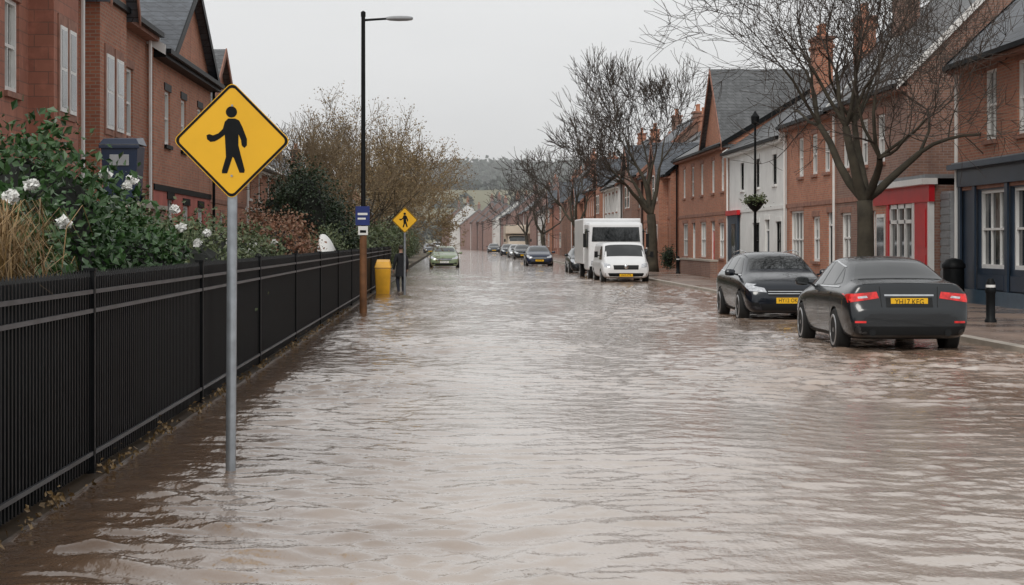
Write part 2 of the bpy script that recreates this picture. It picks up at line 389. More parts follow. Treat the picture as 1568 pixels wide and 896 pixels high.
e=house('shop_building',1,13,33.5,45.9,6.3,9.6,7,'brick1','slate',win([43.2,40.7,38.2,35.6],4.05,5.75),
   [(42.0,44.1,.95,2.85,'shop'),(39.3,41.5,.95,2.85,'shop'),(36.9,38.9,.95,2.85,'shop')],chim=[(45.0,3.5,10.8,.9,2)],lower='navy',verge='black')
b=MB(); P=lambda u,v,d=0:(13+d,u,v)
b.box(P(33.6,2.98,-.12),P(45.88,3.42,-.04),'navy'); b.box(P(33.5,3.42,-.30),P(45.98,3.55,-.04),'navy'); b.box(P(33.6,3.55,-.2),P(45.9,3.6,-.04),'lead')
for u in (45.6,44.35,41.75,39.1,36.7): b.box(P(u-.11,.05,-.09),P(u+.11,2.97,-.04),'navy')
for u0,u1 in ((44.1,42.0),(41.5,39.3)): b.box(P(u0,.45,-.06),P(u1,.8,-.04),'navy')
M['bluegrey']=simple('blue_grey_tiles',(.05,.09,.13),.3)
b.box(P(33.6,.04,-.14),P(45.88,.42,-.092),'bluegrey')
b.build('shopfront',e)
e=empty('red_shop')
b=MB(); P=lambda u,v,d=0:(12.55+d,u,v)
b.box(P(47.0,.03,.12),P(53.0,3.09,4.2),'brick3'); 
b.box(P(46.9,2.65,-.05),P(53.1,3.1,.10),'redgloss'); b.box(P(46.8,3.1,-.25),P(53.2,3.26,.15),'white'); b.box(P(46.9,3.26,-.15),P(53.1,3.36,4.2),'lead')
b.box(P(46.98,.03,-.02),P(47.16,2.65,.11),'white')
b.box(P(47.17,.03,0),P(48.55,2.65,.11),'redgloss')
for z in (.25,1.45): b.box(P(47.4,z,-.015),P(48.3,z+1.0,0),'redgloss')
b.box(P(48.56,.03,-.02),P(48.74,2.65,.11),'white')
b.box(P(48.75,.03,.0),P(51.3,.55,.11),'white'); b.box(P(48.75,.55,.06),P(51.3,2.6,.1),'glass')
for u in (48.8,49.6,50.4,51.25): b.box(P(u-.06,.55,.0),P(u+.06,2.64,.08),'white')
b.box(P(48.75,2.1,.0),P(51.3,2.2,.075),'white'); b.box(P(48.75,2.52,.0),P(51.3,2.64,.076),'white')
b.box(P(51.32,.03,-.03),P(51.6,2.65,.11),'redgloss')
b.box(P(51.6,.03,0),P(53.0,2.65,.11),'brick2'); b.box(P(51.8,.7,-.03),P(52.8,2.4,-.0),'white'); b.box(P(51.88,.8,-.036),P(52.72,2.3,-.002),'glass')
b.build('shopfront',e)
b=MB(); P=lambda u,v,d=0:(13.0+d,u,v)
b.box(P(45.95,.03,-.2),P(46.85,2.9,-.1),'grey')
for i in range(14): b.box(P(45.97,.1+i*.2,-.225),P(46.83,.24+i*.2,-.2),'lead')
b.build('slatted_gate')
house('brick_house',1,13,51.1,60.5,6.35,10.6,8.4,'brick3','slate2',win([54.2,56.4,59.0],4.0,5.45),
   [(54.0,55.3,.9,2.55,'win'),(56.4,57.4,.05,2.6,'door'),(58.3,59.7,.9,2.55,'win')],chim=[(60.3,2.3,10.2,1.3,3)],verge=True)
house('brick_house',1,13.0,60.52,69.4,6.25,9.8,8,'brick2','slate',win([62,64.1,66.6],4.0,5.45),
   [(60.8,61.9,.05,2.6,'door'),(63.2,64.4,.9,2.5,'win'),(66.1,68.6,.6,2.75,'win')],chim=[(68.7,1.2,9.3,1.3,3),(67.2,2.5,9.9,1.1,2)],verge='black')
e=house('white_house',1,13,69.42,83.7,5.85,8.6,8,'white_render','slate2',win([72,76,80],3.9,5.1,.9),
   [(70.6,71.7,.9,2.4,'win'),(73.2,74.2,.05,2.5,'navydoor'),(75.6,77.2,.9,2.4,'win')],trim='white',frame='black')
b=MB(); P=lambda u,v,d=0:(13+d,u,v); b.box(P(80.6,.03,-.12),P(83.68,2.8,-.05),'navy'); b.box(P(81.2,.2,-.14),P(82.2,2.4,-.1),'glass'); b.box(P(80.3,2.8,-.2),P(83.6,3.02,-.05),'redgloss'); b.build('side_shopfront',e)
house('brick_house',1,12.95,83.75,102,6.3,9.0,9,'brick2','slate2',win([85.5,88.6,92.5,96,99.5],4.0,5.6,1.0),
   [(85,86.6,.8,2.5,'win'),(88,89.2,.05,2.6,'reddoor'),(91,93,.8,2.6,'win'),(95,96.2,.05,2.6,'whitedoor'),(98,100,.8,2.6,'win')],chim=[(92.5,1.2,9.3,1.7,4),(101,4.5,10.4,1.4,3)],gables=[(83.9,91.2,9.9,.05,'top')],verge='black')
y=102.1; i=0
walls=['brick1','brick2','brick3','sandstone','brick1','brick2']
rnd=random.Random(4)
while y<238:
    L=rnd.uniform(9,14); ev=rnd.uniform(5.5,6.6); rg=ev+rnd.uniform(2.8,3.9); n=int(L//2.6)
    us=[y+L*(q+.5)/n for q in range(n)]
    dn=[]
    for q,u in enumerate(us): dn+= [(u-.5,u+.5,.05,2.5,rnd.choice(['door','reddoor','whitedoor','navydoor']))] if q%3==1 else [(u-.6,u+.6,.85,2.5,'win')]
    g=[(y+L*.12,y+L*.5,ev+rnd.uniform(1.6,2.6),.5)] if i%2==0 else []
    house('brick_house',1,13+rnd.uniform(-.5,.3),y,y+L,ev,rg,8,walls[i%6] if i!=3 else 'white_render',['slate','slate2'][i%2],win(us,3.9,5.3,.95),dn,
      chim=[(y+.8,rnd.choice([1.5,4]),rg+rnd.uniform(.3,1.0),1.3,3),(y+L-.8,4,rg+.9,1.2,2)],gables=g,verge=rnd.choice(['black','stonetrim']))
    y+=L+.1; i+=1
y=242
while y<430:
    Fx=13-((y-205)/205)**1.6*13+rnd.uniform(-.4,.4); L=rnd.uniform(12,20); ev=rnd.uniform(5.3,6.6); rg=ev+rnd.uniform(2.8,4)
    us=[y+L*(q+.5)/4 for q in range(4)]
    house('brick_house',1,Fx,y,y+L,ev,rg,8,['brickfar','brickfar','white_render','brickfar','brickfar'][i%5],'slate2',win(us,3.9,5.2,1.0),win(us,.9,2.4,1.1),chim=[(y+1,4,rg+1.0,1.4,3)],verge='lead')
    y+=L+rnd.choice([.1,.1,7]); i+=1
house('brick_house',-1,-7.5,24,36.2,7.3,11.4,9,'sandstone','slate',win([30.7,28.2],4.15,5.75,1.0)+win([34.9],4.15,5.75,.9),win([30.3,28,34.9],1.0,2.6,1.1),gables=[(31.9,34.0,8.9,.45)],chim=[(33,3,12,1.2,3)])
house('brick_house',-1,-7.5,36.25,44.3,6.9,10.0,9,'brick1','slate',win([38.0,41.9],4.05,5.65,.95),win([37.4,42.3],1.0,2.6,1.2)+[(39.4,40.4,.1,2.6,'whitedoor')],chim=[(43.6,1.0,9.2,1.3,3)],gables=[(36.6,39.6,9.3,.35)])
house('brick_house',-1,-7.35,44.4,55,6.5,9.2,9,'brick2','slate',win([46.6,49.4,52.6],4.1,5.5,.9),win([49.9,52.8],1.0,2.6,1.1)+[(46.6,47.6,.1,2.7,'whitedoor')],gables=[(46.2,54.8,8.7,.02,'top')],chim=[(45.2,1.0,9.0,1.3,3)],lower='redpaint',trim='black')
house('brick_house',-1,-7.9,57,69,5.9,8.2,8,'brick2','slate2',win([59,62,66],3.9,5.2),win([59,62],1,2.5)+[(65,66,.1,2.6,'whitedoor')],gables=[(57.2,64.2,8.0,.05,'top')],chim=[(68,2,8.4,1.2,3)],trim='stonetrim',verge='black')
house('brick_house',-1,-8.4,73,86,4.9,7.4,8,'brick1','slate2',win([75,79,83],3.4,4.4),win([75,79,83],1,2.5),chim=[(74,1.2,7.2,1.2,3)],trim='white')
y=92
while y<300:
    house('brick_house',-1,-9-((y-90)/120)**2,y,y+13,5.2,8,8,walls[i%6],'slate',win([y+2,y+6,y+10],3.5,4.6),win([y+2,y+6,y+10],1,2.4),chim=[(y+1,3,8.7,1.2,3)],verge='lead'); y+=16; i+=1
# raised terrace with a navy wheelie bin on it
b=MB(); b.box((-7.45,28.6,.1),(-5.0,31.4,2.15),'brick3'); b.box((-7.45,28.55,2.15),(-4.95,31.45,2.22),'kerb'); b.build('raised_terrace')
M['navybin']=simple('navy_plastic',(.010,.022,.055),.35,0,.15,3)
def wbin(x,y_,z,mat):
    b=MB(); b.loft([(x-.25,y_-.3,z),(x+.25,y_-.3,z),(x+.25,y_+.3,z),(x-.25,y_+.3,z)],[(x-.3,y_-.36,z+.95),(x+.3,y_-.36,z+.95),(x+.3,y_+.36,z+.95),(x-.3,y_+.36,z+.95)],mat)
    b.box((x-.33,y_-.39,z+.90),(x+.33,y_-.365,z+.96),mat)
    b.loft([(x-.33,y_-.40,z+.965),(x+.33,y_-.40,z+.965),(x+.33,y_+.38,z+.965),(x-.33,y_+.38,z+.965)],[(x-.27,y_-.3,z+1.06),(x+.27,y_-.3,z+1.06),(x+.27,y_+.36,z+1.11),(x-.27,y_+.36,z+1.11)],mat)
    b.box((x-.16,y_-.362,z+.62),(x+.16,y_-.345,z+.80),'grey')
    b.tube([(x-.3,y_+.42,z+1.0),(x+.3,y_+.42,z+1.0)],[.02,.02],8,mat)
    for sg in(-1,1): b.lathe((x+sg*.27,y_+.3,z+.1),[(.1,-.03),(.1,.03)],14,'black','X')
    b.build('wheelie_bin',bevel=.012)
wbin(-5.4,29.6,2.22,'navybin')

# ---------------------------------------------------------------- hills
def hill(name,y0,y1,top,mat,seed,x0=-500,x1=600):
    b=MB(); n=90; r=np.random.RandomState(seed); ph=r.uniform(0,6,6)
    def h(x,t): return top*(math.sin(min(1,t)*math.pi/2))*(.82+.1*math.sin(x*.006+ph[0])+.06*math.sin(x*.017+ph[1])+.03*math.sin(x*.05+ph[2]))
    vs=[];fs=[]
    for j in range(12):
        for i in range(n+1):
            x=x0+(x1-x0)*i/n; t=j/9; vs.append((x,y0+(y1-y0)*j/11,-.3+h(x,t)))
    for j in range(11):
        for i in range(n): a=j*(n+1)+i; fs.append((a,a+1,a+n+2,a+n+1))
    b.mesh(vs,fs,mat); b.build(name,smooth=True); return lambda x,yy:-.3+h(x,(yy-y0)/(y1-y0)*11/9)
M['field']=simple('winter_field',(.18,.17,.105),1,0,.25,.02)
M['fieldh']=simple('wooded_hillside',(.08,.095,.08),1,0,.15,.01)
h1=hill('hill',470,760,26,'field',2)
h2=hill('hill',800,1200,50,'fieldh',5)
def leaves(name,centers,size,mat,parent=None,aspect=.6,jit=.4,up=0.0,fold=True):
    c=np.asarray(centers,float); n=len(c); r=np.random
    nrm=r.normal(size=(n,3)); nrm[:,2]+=up; nrm/=np.linalg.norm(nrm,axis=1)[:,None]
    t=np.cross(nrm,r.normal(size=(n,3))); t/=np.linalg.norm(t,axis=1)[:,None]; bt=np.cross(nrm,t)
    L=(size*(1+jit*r.uniform(-1,1,n)))[:,None]
    a=c-t*L*.5; d=c+t*L*.5; l=c+bt*L*aspect*.5+nrm*L*.12-t*L*.05; q=c-bt*L*aspect*.5+nrm*L*.12-t*L*.05
    V=np.stack([a,l,d,q],1).reshape(-1,3)
    i=np.arange(n)*4
    F=np.concatenate([np.stack([i,i+1,i+2],1),np.stack([i,i+2,i+3],1)]).tolist()
    me=bpy.data.meshes.new(name); me.from_pydata(V.tolist(),[],F); me.materials.append(M[mat] if isinstance(mat,str) else mat)
    o=bpy.data.objects.new(name,me); COL.objects.link(o)
    if parent: o.parent=parent
    return o
pts=[]
for i in range(900):
    x=random.uniform(-60,180); y=random.uniform(960,1190); R=random.uniform(3,7); z=h2(x,y)+R*.4
    for k in range(34):
        d=Vector((random.gauss(0,1),random.gauss(0,1),random.gauss(0,1))).normalized()*R*random.uniform(.6,1)
        pts.append((x+d.x,y+d.y,z+d.z*.9+random.uniform(-1,1)))
for i in range(120):
    x=random.uniform(-40,90); y=random.choice([560,640,735])+x*.3+random.uniform(-3,3); R=random.uniform(1.5,3.0); z=h1(x,y)+R*.5
    for k in range(24):
        d=Vector((random.gauss(0,1),random.gauss(0,1),random.gauss(0,1))).normalized()*R
        pts.append((x+d.x,y+d.y,z+d.z))
leaves('distant_trees',pts,2.3,'hazetree',aspect=.9)
pts=[]
for i in range(170):
    x=random.uniform(-60,90); y=random.uniform(440,470); R=random.uniform(2,4)
    for k in range(60):
        d=Vector((random.gauss(0,1),random.gauss(0,1),random.gauss(0,1))).normalized()*R*random.uniform(.4,1)
        pts.append((x+d.x,y+d.y,4+d.z*1.5))
leaves('distant_trees',pts,1.0,'hazetree',aspect=.9)

# ---------------------------------------------------------------- trees
def tree(name,base,trunk,r0,seed,levels=6,L1=2.2,ang=38,dec=.78,up=.10,minr=.006,tm='twig',leafmat_=None,leafn=0,leafs=.08,nk=(2,3),bend=(0,0),side=.75,keep=.55):
    rn=random.Random(seed); e=empty(name,(0,0,0)); b=MB(); tw=MB(); tips=[]
    def rv(): return Vector((rn.gauss(0,1),rn.gauss(0,1),rn.gauss(0,1)))
    def grow(p,d,L,r,lev):
        ns=6 if lev==0 else (4 if lev<3 else 3)
        pts=[p.copy()]; rad=[r]; rend=max(minr*.7,r*(.78 if lev==0 else keep))
        wig=.05 if lev==0 else .16
        for i in range(ns):
            d=(d+rv()*wig+Vector((0,0,up if lev>0 else .02))).normalized(); p=p+d*(L/ns); pts.append(p.copy()); rad.append(r+(rend-r)*(i+1)/ns)
            if lev>=2 and lev<levels and i<ns-1 and rn.random()<side:
                a=d.cross(rv()).normalized(); dd=(Matrix.Rotation(math.radians(rn.uniform(35,65)),3,a)@d)
                sub.append((p.copy(),dd,L*rn.uniform(.45,.75),max(minr,rad[-1]*.5),min(levels,lev+2)))
        n=10 if lev==0 else (7 if lev==1 else (5 if lev==2 else 3))
        if lev==0: rad[0]*=1.35
        (b if lev<3 else tw).tube(pts,rad,n,'bark' if lev<3 else tm,cap=lev==0)
        if lev>=levels-1: tips.append(p.copy())
        if lev>=levels: return
        k=rn.randint(4,5) if lev==0 else rn.randint(*nk)
        ph=rn.uniform(0,6.28)
        for i in range(k):
            a=Vector((math.cos(ph+i*2*math.pi/k),math.sin(ph+i*2*math.pi/k),0)) if lev==0 else (d.cross(rv())).normalized()
            if lev==0: a=d.cross(a).normalized()
            th=rn.uniform(ang*.5,ang*1.15) if lev else rn.uniform(ang*.45,ang*1.2)
            if i==0 and lev: th*=.35
            dd=Matrix.Rotation(math.radians(th),3,a)@d
            sub.append((p.copy(),dd,(L1 if lev==0 else L*dec)*rn.uniform(.85,1.15),max(minr,rend*(.78 if i==0 else .62)),lev+1))
    sub=[]
    grow(Vector(base),Vector((bend[0],bend[1],1)).normalized(),trunk,r0,0)
    while sub:
        q=sub.pop(random.Random(len(sub)).randrange(len(sub)) if len(tw.f)>200000 else -1); grow(*q)
        if len(tw.f)>260000: break
    b.build('trunk_and_limbs',e,smooth=True); tw.build('twigs',e,smooth=False)
    if leafn:
        c=np.array([tuple(t) for t in tips]); c=c[np.random.randint(0,len(c),leafn)]+np.random.normal(0,.12,(leafn,3))
        leaves('leaves',c,leafs,leafmat_,e)
    return e
tree('bare_tree',(10.05,43.5,0),2.6,.24,21,levels=6,L1=2.0,ang=50,dec=.80,up=.07,minr=.0075,nk=(2,4),side=.9,keep=.62)
tree('bare_tree',(10.3,91.7,0),3.0,.28,5,levels=6,L1=2.2,ang=32,dec=.78,up=.10,minr=.014,nk=(2,4),bend=(.13,0),side=.9)
tree('bare_tree',(9.9,141,0),2.6,.26,9,levels=5,L1=2.4,ang=42,dec=.8,up=.08,minr=.022,nk=(3,3))
tree('bare_tree',(9.7,185,0),2.4,.24,12,levels=5,L1=2.4,ang=42,dec=.8,up=.06,minr=.028)
tree('bare_tree',(9.6,225,0),2.4,.24,15,levels=5,L1=2.4,ang=42,dec=.8,up=.06,minr=.03)
tree('garden_tree',(-5.2,68,0),1.4,.13,31,levels=6,L1=1.3,ang=34,dec=.8,up=.16,minr=.009,tm='twigo')
tree('garden_tree',(-4.4,76,0),1.4,.15,33,levels=6,L1=1.6,ang=44,dec=.8,up=.10,minr=.010,tm='twigo',leafmat_='leafo',leafn=7000,leafs=.08)
tree('garden_tree',(-3.4,90,0),1.5,.15,37,levels=5,L1=1.8,ang=48,dec=.8,up=.04,minr=.014,tm='twigo',leafmat_='leafo',leafn=9000,leafs=.10,nk=(3,3))
tree('garden_tree',(-5.0,96,0),1.6,.15,39,levels=5,L1=1.9,ang=46,dec=.8,up=.06,minr=.014,tm='twigo',leafmat_='leafo',leafn=8000,leafs=.10,nk=(3,3))
tree('garden_tree',(-8.2,90,0),1.6,.15,41,levels=5,L1=1.7,ang=38,dec=.8,up=.12,minr=.014)
tree('garden_tree',(-4.5,125,0),1.6,.17,43,levels=5,L1=1.9,ang=46,dec=.8,up=.05,minr=.02,tm='twigo',leafmat_='leafo',leafn=9000,leafs=.13,nk=(3,3))
tree('garden_tree',(-5.5,170,0),1.8,.2,45,levels=5,L1=2.2,ang=46,dec=.8,up=.05,minr=.025,tm='twigo',leafmat_='leafo',leafn=7000,leafs=.18,nk=(3,3))

# ---------------------------------------------------------------- shrubs
def clump(c,rad,ncl,nl,clr,surf=.55):
    out=[]
    c=np.array(c); rad=np.array(rad)
    for i in range(ncl):
        d=np.random.normal(size=3); d/=np.linalg.norm(d); rr=np.random.uniform(surf,1.05)
        cc=c+d*rad*rr
        if cc[2]<.1: cc[2]=.1+random.random()*.5
        out.append(cc+np.random.normal(size=(nl,3))*clr)
    return np.concatenate(out)
def shrub(name,blobs,leafsize,mat,nl=26,clr=.12,dens=1.0,flowers=0,fl=None,core=True,fsz=.07):
    e=empty(name); P_=[]; b=MB()
    for (c,r) in blobs:
        area=(r[0]*r[1]+r[1]*r[2]+r[0]*r[2])
        P_.append(clump(c,r,max(4,int(area*60*dens)),nl,clr))
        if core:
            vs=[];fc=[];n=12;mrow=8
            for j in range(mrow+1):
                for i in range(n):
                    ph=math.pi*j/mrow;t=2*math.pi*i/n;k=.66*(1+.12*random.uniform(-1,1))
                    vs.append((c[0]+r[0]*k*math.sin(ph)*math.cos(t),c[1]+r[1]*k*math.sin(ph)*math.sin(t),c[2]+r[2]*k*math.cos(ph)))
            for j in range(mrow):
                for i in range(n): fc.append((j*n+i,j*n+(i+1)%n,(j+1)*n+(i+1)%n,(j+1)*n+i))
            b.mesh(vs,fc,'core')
    if core: b.build('dark_core',e)  # added dark solid inside the leaf mass, not modelled stems
    P_=np.concatenate(P_); leaves('leaves',P_,leafsize,mat,e,aspect=.62,up=.5)
    if flowers:
        fb=[]
        cs=fl if fl else [P_[np.random.randint(len(P_))] for _ in range(flowers)]
        for c in cs:
            sc=random.uniform(.75,1.15)
            for k in range(60):
                d=np.random.normal(size=3); d/=np.linalg.norm(d); fb.append(np.array(c)+d*fsz*sc*.36*random.uniform(.2,1)*np.array([1,1,.75]))
        leaves('flowers',fb,fsz*.36,'petal',e,aspect=1.0)
    return e
shrub('rose_bush',[((-3.7,14.0,1.35),(.75,1.1,.85)),((-3.9,16.6,1.6),(.95,1.4,1.05)),((-4.4,19.3,1.55),(1.1,1.5,.9)),((-3.3,18.8,1.2),(.5,1.6,.72)),((-3.25,12.6,1.2),(.4,.8,.55))],.085,'leaf',nl=26,clr=.11,
   flowers=1,fl=[(-3.18,13.6,2.03),(-3.06,12.5,1.91),(-3.35,12.9,2.05),(-2.85,13.2,1.74),(-3.2,16.6,2.22),(-3.05,16.9,2.12),(-3.1,17.4,2.2),(-3.0,19.5,1.95),(-2.85,19.0,1.75),(-2.85,21,1.7),(-3.9,15.2,2.5)],fsz=.15)
shrub('garden_shrub',[((-3.3,23,1.1),(.6,1.7,.7)),((-3.6,26.5,1.2),(.8,2,.75)),((-4.5,24.5,1.4),(.9,2,.7)),((-3.4,30,1.15),(.6,2,.62))],.07,'leafm',nl=24,clr=.12,dens=.8,flowers=44,fsz=.15)
shrub('garden_shrub',[((-3.3,35,1.3),(.6,2.3,.75)),((-3.8,38.5,1.45),(.9,2.2,.9))],.07,'leafr',nl=26,clr=.12,dens=.8)
shrub('garden_shrub',[((-3.6,45,1.1),(.6,3,.7)),((-3.5,50,1.2),(.6,3,.75)),((-3.5,56,1.2),(.6,3,.8))],.08,'leafm',nl=20,clr=.14,dens=.5)
shrub('conifer',[((-4.2,52,2.2),(1.0,1.3,1.75)),((-5.0,54,2.0),(1.1,1.3,1.5)),((-3.6,55,1.8),(.7,1.2,1.3))],.09,'leafd',nl=30,clr=.16,dens=.7)
shrub('garden_shrub',[((-3.5,64,1.2),(.7,4,1.0)),((-3.6,74,1.2),(.7,4,1.0)),((-3.6,86,1.3),(.8,6,1.1)),((-3.8,104,1.3),(.9,8,1.2)),((-4,130,1.3),(.9,14,1.3)),((-4.4,165,1.4),(.9,16,1.5)),((-5,210,1.4),(1.2,20,1.8))],.14,'leafm',nl=14,clr=.25,dens=.25)
n=26000; hp=np.stack([np.random.uniform(-3.0,-2.6,n),8+60*np.random.uniform(0,1,n)**1.6,np.random.uniform(.1,1.16,n)],1)
e=empty('hedge'); leaves('leaves',hp,.075,'leafh',e); b=MB(); b.box((-3.1,6,.1),(-2.8,78,1.12),'core'); b.build('dark_core',e)  # added dark solid box darkens the gaps behind the railing
b=MB()
for i in range(1100):
    cx=-3.05+random.gauss(0,.14); cy=11.5+random.gauss(0,.35); h=random.uniform(.45,1.1); a=random.uniform(0,6.28); ln=random.uniform(.15,.5)
    p0=Vector((cx,cy,.9)); p1=p0+Vector((math.cos(a)*ln*.35,math.sin(a)*ln*.35,h*.75)); p2=p0+Vector((math.cos(a)*ln*.8,math.sin(a)*ln*.8,h*.9)); p3=p0+Vector((math.cos(a)*ln*1.1,math.sin(a)*ln*1.1,h*.7))
    wv=Vector((-math.sin(a),math.cos(a),0))*.005; q=[p0,p1,p2,p3]; w_=[1,1,.7,.15]
    b.mesh([q[k]+wv*w_[k]*sg for k in range(4) for sg in(-1,1)],[(0,1,3,2),(2,3,5,4),(4,5,7,6)],'straw')
b.build('ornamental_grass')
n=2600; yy=8+34*np.random.uniform(0,1,n)**1.5
yy=yy[np.sin(yy*3.1)+np.sin(yy*7.7)+np.random.normal(0,.5,len(yy))>.5]; n=len(yy)
leaves('weeds',np.stack([np.random.uniform(-2.42,-2.3,n),yy,.02+np.abs(np.random.normal(0,.04,n))],1),.04,'straw')

# ---------------------------------------------------------------- railings
e=empty('iron_railing'); b=MB(); X0=-2.46
y=6.5
while y<74:
    b.box((X0-.012,y-.017,.05),(X0+.012,y+.017,1.36),'black')
    b.mesh([(X0-.012,y-.017,1.36),(X0+.012,y-.017,1.36),(X0+.012,y+.017,1.36),(X0-.012,y+.017,1.36),(X0,y,1.41)],[(0,1,4),(1,2,4),(2,3,4),(3,0,4)],'black'); y+=.084
b.build('pickets',e)
M['rail']=simple('worn_rail_paint',(.07,.073,.08),.35,.3,.4,4)
b=MB()
for z in (1.26,1.13,.16): b.box((X0+.013,6.4,z-.014),(X0+.03,74,z+.014),'rail'); b.box((X0-.03,6.4,z-.014),(X0-.013,74,z+.014),'rail')
b.build('rails',e)
b=MB(); y=6.9
while y<75: b.box((X0-.035,y-.03,0),(X0+.035,y+.03,1.40),'black'); b.box((X0-.042,y-.037,1.40),(X0+.042,y+.037,1.42),'black'); y+=5.35
b.build('posts',e)

# ---------------------------------------------------------------- traffic signs
M['signyellow']=simple('sign_yellow',(.85,.46,.01),.4,0,.05,3)
M['galv']=simple('galvanised_steel',(.36,.39,.42),.35,.7,.2,9)
def rdiamond(R,rc,n=6):
    pts=[]
    for k,(cx,cz) in enumerate(((1,0),(0,1),(-1,0),(0,-1))):
        c=(cx*(R-rc*1.0),cz*(R-rc*1.0)); a0=-45+90*k
        for i in range(n+1):
            t=math.radians(a0+90*i/n); pts.append((c[0]+rc*math.cos(t),c[1]+rc*math.sin(t)))
    return pts
fig=[(341,181),(352,181),(358,184),(363,194),(370,212),(370,222),(366,226),(362,222),(361,214),(357,205),(357,222),(360,234),(367,260),(366,264),(359,264),(350,241),(348,240),(341,262),(340,265),(332,265),(332,261),(338,240),(337,222),(336,206),(328,212),(321,216),(314,217),(309,213),(308,207),(312,205),(318,207),(326,204),(333,197),(336,186)]
def sign(name,x,y,zc,R,tilt=0,pr=.032,twist=0):
    e=empty(name,(x,y,0)); e.rotation_euler=(0,tilt,twist)
    b=MB(); A=rdiamond(R,.045); b.loft([(p[0],0,zc+p[1]) for p in A],[(p[0],.004,zc+p[1]) for p in A],'signyellow')
    k=R/.397
    o=rdiamond(R-.006,.042); i_=rdiamond(R-.027*k,.034)
    n=len(o)
    b.mesh([(p[0],-.0025,zc+p[1]) for p in o]+[(p[0],-.0025,zc+p[1]) for p in i_],[(j,(j+1)%n,n+(j+1)%n,n+j) for j in range(n)],'black')
    s=.00457*k
    b.face([((px-347)*s,-.0025,zc-(py-215)*s) for px,py in fig],'black')
    b.face([((346-347)*s+8.6*s*math.cos(t),-.0025,zc+44*s+8.6*s*math.sin(t)) for t in [i*math.pi/10 for i in range(20)]],'black')
    b.build('plate',e)
    b=MB(); b.tube([(0,.045,-.15),(0,.045,zc+R*.55)],[pr,pr],16,'galv')
    b.box((-.06,.006,zc-R*.45),(.06,.02,zc-R*.45+.03),'galv'); b.box((-.06,.006,zc+R*.4),(.06,.02,zc+R*.4+.03),'galv'); 
    for zz in(R*.62,-R*.62): b.lathe((0,-.006,zc+zz),[(.008,0),(.008,.003)],8,'galv','Y')
    b.build('post',e,smooth='auto'); return e
sign('traffic_sign',-1.545,12.57,2.307,.397,tilt=.006,pr=.036)
sign('traffic_sign',-1.32,51.8,2.22,.36,pr=.035,twist=.1)
b=MB(); b.lathe((-1.32,51.8,-.1),[(.3,0),(.26,.08),(.14,.14),(.05,.16)],10,'ground'); b.build('debris_mound',smooth=True)

